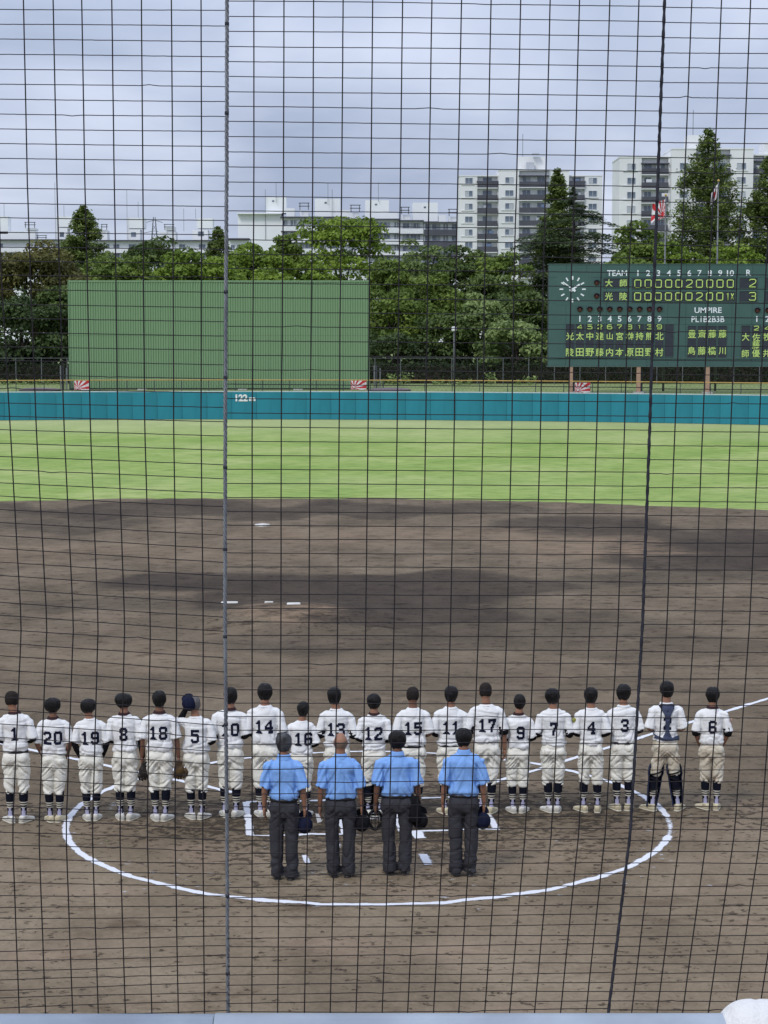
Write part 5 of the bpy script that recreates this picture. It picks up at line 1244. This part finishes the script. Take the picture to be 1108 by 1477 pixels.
for k, (num, hx_, ty, fx, fy, gap, bx_, arms, slv, col, hair, hw, ex) in enumerate(PL):
    loc0 = U(fx, fy + 1.5); Yb = loc0[1] + .085; pm = FPX / Yb
    locx = (bx_ - 554) / FPX * (Yb + .58)     # depth along the lens axis is a bit more than Y
    z0 = gz(locx, Yb)
    H = height_of(hx_, ty, (0, Yb)) - .030
    sp = dict(H=H, seed=10 + k * 3.7, loc=(locx, Yb, z0 - .004), head=(hx_ - bx_) / pm, sep=gap / pm, arms=arms, sleeves=slv, collar=col, hair=hair, hw=hw, num=num, group=GP)
    sp['sep'] = max(sp['sep'], .095)
    extra = dict(ex); patch = extra.pop('patch', 0); guards = extra.pop('guards', 0); harness = extra.pop('harness', 0)
    if extra.pop('skin', 0): sp['skin'] = m_skin2
    if hair == 'buzz': sp['hmat'] = m_buzz
    if extra.pop('grey', 0): sp['hmat'] = m_buzz2
    sp.update(extra)
    lab = LABS[num]
    sp['label'] = lab; sp['fat'] = {'5': 1.10, '17': 1.05, '18': 1.04, '9': .95, '4': .95, '16': .95, '19': .96}.get(num, rnd.uniform(.96, 1.04)); sp['rz'] = math.radians(rnd.uniform(-6, 6)); sp['toe'] = extra.get('toe', (22, 24))
    root, s, arm, shirt, sepn, trou = make_person(sp); made[num] = (root, s, arm)
    if patch:
        mb = MB(); mb.ball((-.232 * s, -.062 * s, 1.285 * s), (.030, .014, .032), 14, 8); mb.build('sleeve_patch', mat('patch_green', (.05, .10, .04), .8, (.45, .40, .08), 40), root, True)
    if num == '6':
        mb = MB(); mb.ball((.262 * s, -.040 * s, 1.285 * s), (.014, .030, .030), 14, 8); mb.build('sleeve_patch', mat('patch_red', (.25, .05, .06), .8, (.5, .4, .3), 40), root, True)
    if guards:
        gm = m_guard if guards == 2 else m_black
        for sd_ in (-1, 1):
            x_at = lambda z: sd_ * (sepn + (.088 - sepn) * z / .84)
            mb = MB(); K = 13; rows = [(.06, .062, .075), (.12, .060, .070), (.25, .072, .078), (.36, .078, .084), (.46, .080, .086), (.50, .094, .100), (.58, .092, .100), (.62, .080, .09)]
            V = []
            for off in (0, .012):
                for z, a, b_ in rows:
                    for i in range(K):
                        an = -.30 + (PI + .60) * i / (K - 1); V.append(((x_at(z) + (a + off) * math.cos(an)) * s, ((b_ + off) * math.sin(an)) * s, z * s))
            n_ = len(rows); F = []
            for o_ in (0, n_ * K):
                for j in range(n_ - 1):
                    for i in range(K - 1): F.append((o_ + j * K + i, o_ + j * K + i + 1, o_ + (j + 1) * K + i + 1, o_ + (j + 1) * K + i))
            for j in range(n_ - 1):
                for i in (0, K - 1): F.append((j * K + i, (j + 1) * K + i, n_ * K + (j + 1) * K + i, n_ * K + j * K + i))
            gd = link('shin_guard', npmesh(V, F, (gm,), smooth=True), root)
            for z, tl in ((.52, .05), (.43, -.06), (.30, .03)) if guards == 2 else ((.50, .06), (.42, -.05), (.30, .05), (.20, -.04), (.12, .03)):
                mb = MB(); p_ = []
                rr = .088 if z > .4 else (.064 if z > .25 else .050)
                for i in range(13):
                    an = PI + PI * i / 12; p_.append(((x_at(z) + rr * math.cos(an)) * s, (rr * math.sin(an) * .98 - .006) * s, (z + tl * math.cos(an) * .5) * s))
                mb.tube(p_, .010 if guards == 2 else .008, 6, flat=.6)
                if guards == 1:
                    mb.tube([p_[3 if sd_ < 0 else 9], (p_[3][0] - .03 if sd_ < 0 else p_[9][0] + .03, p_[3][1] - .03, p_[3][2] - .05)], .008, 6)
                link('strap', mb.mesh((m_black,), True), gd)
    if harness:
        Q = [((-.115, 1.43), (-.060, 1.445), (-.008, 1.335), (-.045, 1.31)), ((.060, 1.445), (.115, 1.43), (.045, 1.31), (.008, 1.335)),
             ((-.060, 1.445), (0, 1.44), (0, 1.345), (-.008, 1.335)), ((0, 1.44), (.060, 1.445), (.008, 1.335), (0, 1.345)),
             ((-.045, 1.31), (-.008, 1.335), (-.012, 1.25), (-.030, 1.25)), ((.008, 1.335), (.045, 1.31), (.030, 1.25), (.012, 1.25)), ((-.008, 1.335), (.008, 1.335), (.012, 1.25), (-.012, 1.25)),
             ((-.030, 1.25), (.030, 1.25), (.024, 1.08), (-.024, 1.08)), ((-.024, 1.08), (.024, 1.08), (.060, 1.00), (-.060, 1.00)),
             ((-.165, 1.035), (-.060, 1.00), (-.060, .965), (-.165, .995)), ((.060, 1.00), (.165, 1.02), (.165, .955), (.060, .965)), ((-.060, 1.00), (.060, 1.00), (.060, .965), (-.060, .965))]
        Q = [tuple((x * s, z * s) for x, z in q) for q in Q]
        V, F = project_cells(shirt, Q, .011, 5); ob = link('harness', npmesh(V, F, (m_harn,), smooth=True), root)
        sm = ob.modifiers.new('s', 'SOLIDIFY'); sm.thickness = .006
# things the players hold
r8, s8, a8 = made['8']; r18, s18, a18 = made['18']; r5, s5, a5 = made['5']
make_glove('black baseball glove hanging between players 8 and 18', put(r8, (.255, .0, .67), s8), (0, 0, .3), m_leatherk, 'gloves held by the players')
make_glove('brown and black baseball glove held between players 18 and 5', put(r18, (.25, .0, .68), s18), (0, 0, -.2), mat('glove_dark', (.028, .018, .012), .5, (.10, .06, .02), 10, bump=.4, bscale=40), 'gloves held by the players')
make_cap('navy cap lifted beside the cropped head of player 5', put(r5, (-.085, -.03, 1.62), s5), (math.radians(50), math.radians(-20), .1), 'caps held in the hand')

# umpires
UM = [
 (411, 1057, 412, 1270.5, 411, 1.0, 'round', dict(hmat=m_greyh, hw=.98, head=0), 'umpire in light blue shirt with grey hair, leftmost of the four', 11),
 (492, 1056, 491.5, 1266, 492, 1.10, 'buzz', dict(bald=1), 'bald umpire in light blue shirt holding white paper in his left hand', 13),
 (573, 1053, 573, 1262.5, 573, 1.16, 'round', dict(hw=1.08, skin=m_skin2), 'stocky umpire in light blue shirt holding a wire mask in his left hand', 15),
 (667.5, 1050, 666, 1265, 668, 1.0, 'round', dict(hw=.98), 'slim umpire in light blue shirt with black hair, rightmost of the four', 10)]
ur = []
for k, (hx_, ty, fx, fy, bx_, fat, hair, ex, lab, gap) in enumerate(UM):
    loc0 = U(fx, fy + 3.0); Yb = loc0[1] + .085; locx = (bx_ - 554) / FPX * (Yb + .58); z0 = gz(locx, Yb)
    H = height_of(hx_, ty, (0, Yb)) - .030
    sp = dict(H=H, seed=101 + k * 5.3, loc=(locx, Yb, z0 - .004), head=(hx_ - bx_) / 120, sep=.17, arms='SS', hair=hair, ump=True, fat=fat, group='umpires in light blue shirts', label=lab, toe=(12, 12), curl=.55)
    sp['rz'] = math.radians(rnd.uniform(-5, 5)); sp.update(ex); r_, s_, a_, _, _, _ = make_person(sp); ur.append((r_, s_, fat))
    if k == 1:   # thin fringe of hair below the bald crown
        mb = MB(); mb.vl([(1.630, .080, .098, 0, .008), (1.610, .082, .100, 0, .006), (1.575, .074, .088, 0, .006), (1.550, .062, .070, 0, .004)], 24, cap=False)
        mb.v = [tuple(q * s_ for q in v) for v in mb.v]; mb.build('hair_fringe', mat('thin_hair', (.12, .085, .065), .8, (.22, .14, .10), 60), r_, True)
    # ball bag on the belt at the right hip
    if k in (2,):
        mb = MB(); mb.vl([(.64, .050, .030), (.66, .072, .046), (.76, .078, .050), (.84, .074, .046), (.90, .060, .034), (.955, .050, .020)], 18, 0, 2.6)
        mb.v = [((x + .175 * fat) * s_, (y - .07) * s_, z * s_) for x, y, z in mb.v]; mb.build('ball_bag', m_black, r_, True)
for (r_, s_, fat), lab, off in zip(ur, ('navy cap held by the grey haired umpire', 'black cap held by the bald umpire', 'black cap held beside the ball bag of the stocky umpire', 'navy cap held by the rightmost umpire'), (.235, .245, .27, .225)):
    make_cap(lab, put(r_, (off, .035, .635), s_), (math.radians(78), math.radians(rnd.uniform(-10, 10)), math.radians(rnd.uniform(-20, 20))), 'caps held in the hand', m_navy if 'navy' in lab else m_black)
# paper in the left hand of the bald umpire
r_, s_, fat = ur[1]; q = put(r_, (-.265, .0, .70), s_)
mb = MB(); mb.quad((-.035, 0, .06), (.02, .01, .05), (.035, .0, -.04), (-.01, -.012, -.05)); mb.quad((-.01, -.012, -.05), (.035, 0, -.04), (.05, .02, -.02), (.005, .016, -.03))
ob = link('paper_sheet', mb.mesh((m_paper,)), label='white folded paper in the left hand of the bald umpire', cat='paper', loc=q); sm = ob.modifiers.new('s', 'SOLIDIFY'); sm.thickness = .002
# wire mask in the left hand of the stocky umpire
r_, s_, fat = ur[2]; q = put(r_, (-.262, .04, .64), s_)
mk_ = thing('umpire_mask', 'black wire face mask held in the left hand of the stocky umpire', 'mask', q)
mb = MB()
def oval(a, b_, y, z=0, n=20): return [(a * math.cos(2 * PI * i / n), y, z + b_ * math.sin(2 * PI * i / n)) for i in range(n + 1)]
mb.tube(oval(.085, .125, .0), .007, 6); mb.tube(oval(.070, .105, -.05), .005, 6)
for i in range(6):
    z = -.09 + .036 * i; a = .085 * math.sqrt(max(0, 1 - (z / .125) ** 2)); mb.tube([(-a, 0, z), (-a * .6, -.055, z), (0, -.07, z), (a * .6, -.055, z), (a, 0, z)], .0045, 5)
for x in (-.04, 0, .04):
    b_ = .125 * math.sqrt(1 - (x / .085) ** 2); mb.tube([(x, 0, -b_), (x, -.06, -b_ * .5), (x, -.072, 0), (x, -.06, b_ * .5), (x, 0, b_)], .0045, 5)
link('cage', mb.mesh((m_metalk,), True), mk_)
mb = MB(); mb.tube(oval(.078, .112, .02), .018, 8); link('padding', mb.mesh((m_black,), True), mk_)
mb = MB(); mb.tube([(-.08, .02, .05), (-.06, .10, .04), (0, .13, .03), (.06, .10, .04), (.08, .02, .05)], .012, 6, flat=.4); mb.tube([(0, .13, .03), (0, .09, .10), (0, .02, .12)], .012, 6, flat=.4); link('strap', mb.mesh((m_black,), True), mk_)

# ------------------------------------------------------------------ spectator side: net, cable, rail
m_cord = mat('net_cord', (.010, .008, .010), .6, (.018, .014, .016), 60, spec=.25)
m_rope = mat('lacing_rope', (.012, .012, .018), .8, (.03, .03, .04), 80)
m_steel = mat('steel_cable', (.13, .135, .15), .55, (.21, .22, .235), 50, spec=.6, metal=.5)
NY = 3.2
def interp_rows(knots, n):
    k = sorted(knots); return np.interp(np.arange(n), [a for a, _ in k], [b for _, b in k])
lL = [10.7, 32.7, 54.4, 76.5, 98.2] + list(np.linspace(98.2, 269.7, 9)[1:]) + [291.2, 312, 333.7, 354.9, 375, 395.5, 416, 437, 457.5, 477.7, 498.8, 518.3, 538.4, 558.9, 579.4, 597.9, 617, 636, 655, 673.4, 692.4, 711, 730, 748.8, 767.2, 785.9, 805, 823.6, 842.3, 861.4, 880.7] + list(np.linspace(880.7, 996.8, 7)[1:]) + [1016.2, 1035.9, 1056, 1075, 1095.5, 1115, 1135, 1154.4, 1174.5, 1194.6, 1213.4, 1232.7, 1251, 1269.4, 1287.8, 1305.8, 1322, 1338.6, 1354.6, 1370.6, 1386, 1400, 1414.4, 1427.7, 1440.4, 1454.4]
lR = [15, 37, 59, 80.8, 102.5] + list(np.linspace(102.5, 275, 9)[1:]) + [297.4, 317.8, 338.3, 359.4, 380.2, 400.3, 421.5, 443.9, 464, 484.8, 505.3, 526.4, 546.9, 567, 588.1] + list(np.linspace(588.1, 671, 5)[1:]) + [691.4, 711.8, 731.8, 751.2, 772.6, 792.6, 811.6, 831.3, 851, 871.4, 891.4, 911] + list(np.linspace(911, 1027.5, 7)[1:]) + [1046.5, 1066, 1085, 1104, 1122.5, 1141.5, 1160, 1178, 1195.5, 1211.5, 1227.7, 1245, 1260.8, 1276, 1291.8, 1306.8, 1320.9, 1334.6, 1348.6, 1363, 1375.3, 1388.6, 1402, 1415.4, 1428, 1441, 1454.8]
nl = min(len(lL), len(lR)); lL, lR = lL[:nl], lR[:nl]
mk = [(0, .7), (12, 261.6), (28, 596), (35, 738.7), (46, 957.4), (52, 1073), (56, 1146), (60, 1213), (64, 1279), (66, 1307), (69, 1351), (73, 1405), (77, 1458)]
mL = list(interp_rows(mk, 78))
mR = [y + np.interp(y, [0, 300, 600, 900, 1150, 1500], [9.5, 7, 4.5, 2.2, 0, -1.5]) for y in mL]
rL = [y + 2 for y in mR]; rR = [y + np.interp(y, [0, 300, 700, 1500], [2.5, 2.5, 1, 0]) for y in rL]
def ext(rows, lo, hi):       # continue the net above and below what is in view
    a = list(rows); d0 = a[1] - a[0]; d1 = a[-1] - a[-2]
    for _ in range(lo): a.insert(0, a[0] - d0)
    for _ in range(hi): a.append(a[-1] + d1)
    return a
YK = [0, 260, 400, 620, 900, 1200, 1460]
cabX = [327.5, 327, 326, 325, 324.7, 327.5, 329]
ropX = [958.9, 949, 944, 937.3, 927, 909.4, 877.8]
VL = [[33, 38.3, 1, 14.6, 31.7, 20, 30]]
VL = [[-9, -4, 1, 14.6, 31.7, 20, 30], [33, 38.3, 43, 52, 68.4, 57.8, 67.8], [75, 80, 84, 91, 105.5, 95.8, 105.8], [117.5, 121.5, 125, 130, 142, 134.5, 143.6], [160.5, 163.5, 166, 169, 179.6, 173.5, 182], [203.5, 205, 206, 208, 216.7, 213, 220], [246.5, 248, 248.5, 249.5, 254.2, 252.6, 257.8], [289.5, 290, 289.5, 289, 292.5, 292.6, 295.5]]
VM = [[366.3, 366, 365, 363.2, 363.6, 364, 364], [409.4, 408.5, 407, 405, 404.8, 402.7, 400.7], [452.5, 451, 449.5, 447, 445.5, 443.5, 439.4], [495, 493, 491, 489, 487, 482.5, 476.5], [537.6, 535.2, 533, 530.9, 527.5, 522.6, 513.6], [580.7, 577.6, 575.5, 572.8, 568.5, 561.3, 551.3], [623, 619.2, 617, 614.3, 609.5, 601.4, 588], [665.8, 660.6, 658, 655.6, 650.5, 639.8, 625.4], [708, 703, 699, 697, 691, 678.8, 661.5], [750.6, 745, 741.4, 738.5, 732, 718.2, 698.9], [793, 787, 783.6, 780, 772.5, 758.3, 735], [835.6, 829, 824.5, 820.6, 812.7, 796.5, 771.5], [878.5, 871, 866.8, 861.2, 852, 835.6, 808.7], [920.7, 913, 907, 901.5, 892.8, 874.5, 846]]
VR = [[997, 987, 982, 974.3, 963.5, 944.3, 911.7], [1038.9, 1028.5, 1022, 1013.5, 1002.7, 983, 948.6], [1081, 1070, 1062.3, 1054, 1042.9, 1022.3, 985.8], [1123, 1111, 1103, 1094.7, 1082, 1061, 1022.3], [1165, 1152, 1143, 1134, 1121, 1099, 1060.5]]
for k in range(72): VR.append([a + (c2 - d2) for a, c2, d2 in zip(VR[-1], VR[1], VR[0])])
L0, L1 = VL[1], VL[2]
for k in range(76): VL.insert(0, [a - (c2 - d2) for a, c2, d2 in zip(VL[0], L1, L0)])
def vx(K, y): return float(np.interp(y, YK, K)) if 0 <= y <= 1460 else (K[0] + (K[1] - K[0]) / 260 * y if y < 0 else K[-1] + (K[-1] - K[-2]) / 260 * (y - 1460))
def cord(parent, pts, r, seed):
    mb = MB(); q = [Vector(P(a, b, NY)) for a, b in pts]
    q = [Vector((v.x, v.y + .004 * math.sin(v.x * 9 + seed) + .01 * math.sin(v.z * 2.3 + v.x * 2), v.z)) for v in q]
    mb.tube(q, r, 5, 0, False); ob = link('cord', mb.mesh((m_cord,), True), parent); return ob
def net_panel(label, vert, rows0, rows1, xa, xb, free_left=False, free_right=False):
    t_ = thing('safety_net', label, 'net', P(xa(738) if not free_left else 0, 738, NY), group='panels of the black backstop net')
    off = Vector(t_.location)
    R0, R1 = ext(rows0, 16, 14), ext(rows1, 16, 14); y0 = min(R0[0], R1[0]) - 5; y1 = max(R0[-1], R1[-1]) + 5
    for K in vert:
        ys = np.linspace(y0, y1, 60 if -60 < vx(K, 700) < 1180 else 24); c = cord(t_, [(vx(K, y) + rnd.uniform(-.10, .10), y) for y in ys],   .00115, rnd.random() * 6); c.location = -off
    for a, b_ in zip(R0, R1):
        n = 30; pts = []; kink = rnd.randrange(2, n - 2) if rnd.random() < .3 else -9; kd = rnd.choice((-1, 1)) * rnd.uniform(.8, 2.0)
        x0, x1 = xa(a), xb(b_)
        for k in range(n * 2 + 1):
            f = k / (n * 2); y = a + (b_ - a) * f + rnd.uniform(-.14, .14)
            if abs(k - kink * 2) <= 1 and kink > 0: y += kd * (1 if k == kink * 2 else .5)
            pts.append((x0 + (x1 - x0) * f, y))
        if x0 < -50: pts[:0] = [(x0 - 3150 + 525 * q, a) for q in range(6)]
        if x1 > 1150: pts += [(x1 + 500 * q, b_) for q in range(1, 7)]
        c = cord(t_, pts, .00078, rnd.random() * 6); c.location = -off
    return t_
net_panel('panel of black safety net left of the grey steel cable', VL, lL, lR, lambda y: -95.0, lambda y: vx(cabX, y))
net_panel('widest panel of black safety net between grey cable and black seam rope', VM, mL, mR, lambda y: vx(cabX, y), lambda y: vx(ropX, y))
net_panel('panel of black safety net right of the black seam rope', VR, rL, rR, lambda y: vx(ropX, y), lambda y: 1215.0)
# grey twisted cable
def helix(center, r, rr, turns_per_m, strands, name, parent, m_, seg=5):
    L = [(center[i + 1] - center[i]).length for i in range(len(center) - 1)]
    for s_ in range(strands):
        pts = []; d = 0
        for i, c in enumerate(center):
            if i: d += L[i - 1]
            a = 2 * PI * (d * turns_per_m + s_ / strands); pts.append(c + Vector((math.cos(a) * r, math.sin(a) * r, 0)))
        mb = MB(); mb.tube(pts, rr, seg, 0, False); link(name, mb.mesh((m_,), True), parent)
cpts = [Vector(P(vx(cabX, y), y, NY - .006)) for y in np.linspace(-350, 1720, 740)]
ct = thing('steel_cable', 'grey twisted steel cable running top to bottom between net panels', 'cable', (0, 0, 0))
helix(cpts, .0018, .0018, 34, 3, 'strand', ct, m_steel)
for y in [34, 163, 421, 544, 674, 792, 918, 1045, 1170, 1292, 1404]:
    c = Vector(P(vx(cabX, y), y, NY - .006)); mb = MB(); mb.vl([(-.0025, .0036, .0036), (.0025, .0036, .0036)], 10); link('clip', mb.mesh((m_rope,), True), ct, loc=c)
rt = thing('seam_rope', 'black rope lacing two net panels together on the right', 'rope', (0, 0, 0))
rp = [Vector(P(vx(ropX, y), y, NY - .003)) for y in np.linspace(-350, 1720, 660)]
mb = MB(); mb.tube(rp, [.0025 + .0004 * math.sin(i * .9) for i in range(len(rp))], 6, 0, False); link('core', mb.mesh((m_rope,), True), rt)
helix(rp[::1], .0019, .0011, 24, 1, 'lacing', rt, m_rope)

# the rail of the stand, its posts and the concrete under it
m_rail = mat('rail_paint', (.36, .41, .48), .35, (.27, .31, .37), 14, spec=.5)
RY, RR = 1.72, .030
topL = Vector(P(0, 1461, RY)); zr = P(0, 1464, RY)[2] - RR * 1.0
rl = thing('hand_rail', 'pale blue painted tubular rail in the foreground at the bottom', 'rail', (0, RY, CAMH - 1.75))
def rail_seg(x0, x1):
    mb = MB(); mb.tube([(x0, 0, zr - (CAMH - 1.75)), (x1, 0, zr - (CAMH - 1.75) - .0006)], RR, 28); link('tube', mb.mesh((m_rail,), True), rl)
xj = P(309, 1461, RY)[0]
rail_seg(-5, xj - .0005); rail_seg(xj + .0005, 5)
for xx in (-2.1, -.9, 1.0, 2.2):
    mb = MB(); mb.tube([(xx, 0, 0), (xx, 0, zr - (CAMH - 1.75) - RR * .8)], .022, 16); link('post', mb.mesh((m_rail,), True), rl)
m_conc = mat('concrete', (.34, .33, .31), .9, (.24, .23, .22), 3, bump=.3)
mb = MB(); mb.box(-9, 9, -3, 3.05, CAMH - 2.1, CAMH - 1.75); mb.build('stand_floor', m_conc, kind='structure')
mb = MB(); mb.box(-9, 9, 3.06, 3.3, -.1, CAMH - 1.42); mb.build('backstop_wall', m_conc, kind='structure')
# white towel bundled over the rail
m_hat = mat('towel_cloth', (.68, .67, .65), .95, (.60, .59, .58), 9, bump=.25, bscale=220)
xa_ = P(1031, 1477, RY)[0]; zc_ = zr
tw_ = thing('towel', 'white towel bundled over the rail at the lower right corner', 'towel', (xa_, RY, zc_))
V = []; F = []; nx_, na_ = 90, 64
for i in range(nx_ + 1):
    x = .34 * (i / nx_) ** 1.6; e_ = min(1.0, x / .034); k = (1 - (1 - e_) ** 2.3) ** (1 / 2.3)
    for j in range(na_):
        a = 2 * PI * j / na_; r_ = .0385 * k + .0015
        y = math.cos(a) * r_; z = math.sin(a) * r_ + (.002 * math.sin(x * 45) if i else 0)
        if z < 0: z *= 5.0; y *= 1.0 + .15 * math.sin(x * 60 + z * 8)
        V.append((x, y, z))
for i in range(nx_):
    for j in range(na_):
        j2 = (j + 1) % na_; F.append((i * na_ + j, i * na_ + j2, (i + 1) * na_ + j2, (i + 1) * na_ + j))
F.append(tuple(reversed(range(na_)))); F.append(tuple(nx_ * na_ + j for j in range(na_)))
me = npmesh(V, F, (m_hat,), smooth=True); co = getco(me); no = getno(me)
q1 = np.abs(vnoise(co * [38, 30, 26] + 3)); q2 = vnoise(co * [90, 60, 90])
co += no * (.0014 * vnoise(co * 22) - .0013 * np.clip(1 - q1 * 4, 0, 1) + .0001 * q2)[:, None]; setco(me, co); link('cloth', me, tw_)
mb = MB(); mb.ball((.022, -.036, .024), (.0022, .001, .0022), 8, 5); mb.ball((.027, -.0385, .016), (.0015, .001, .003), 8, 5); link('print', mb.mesh((mat('print_blue', (.05, .12, .35), .8),)), tw_)
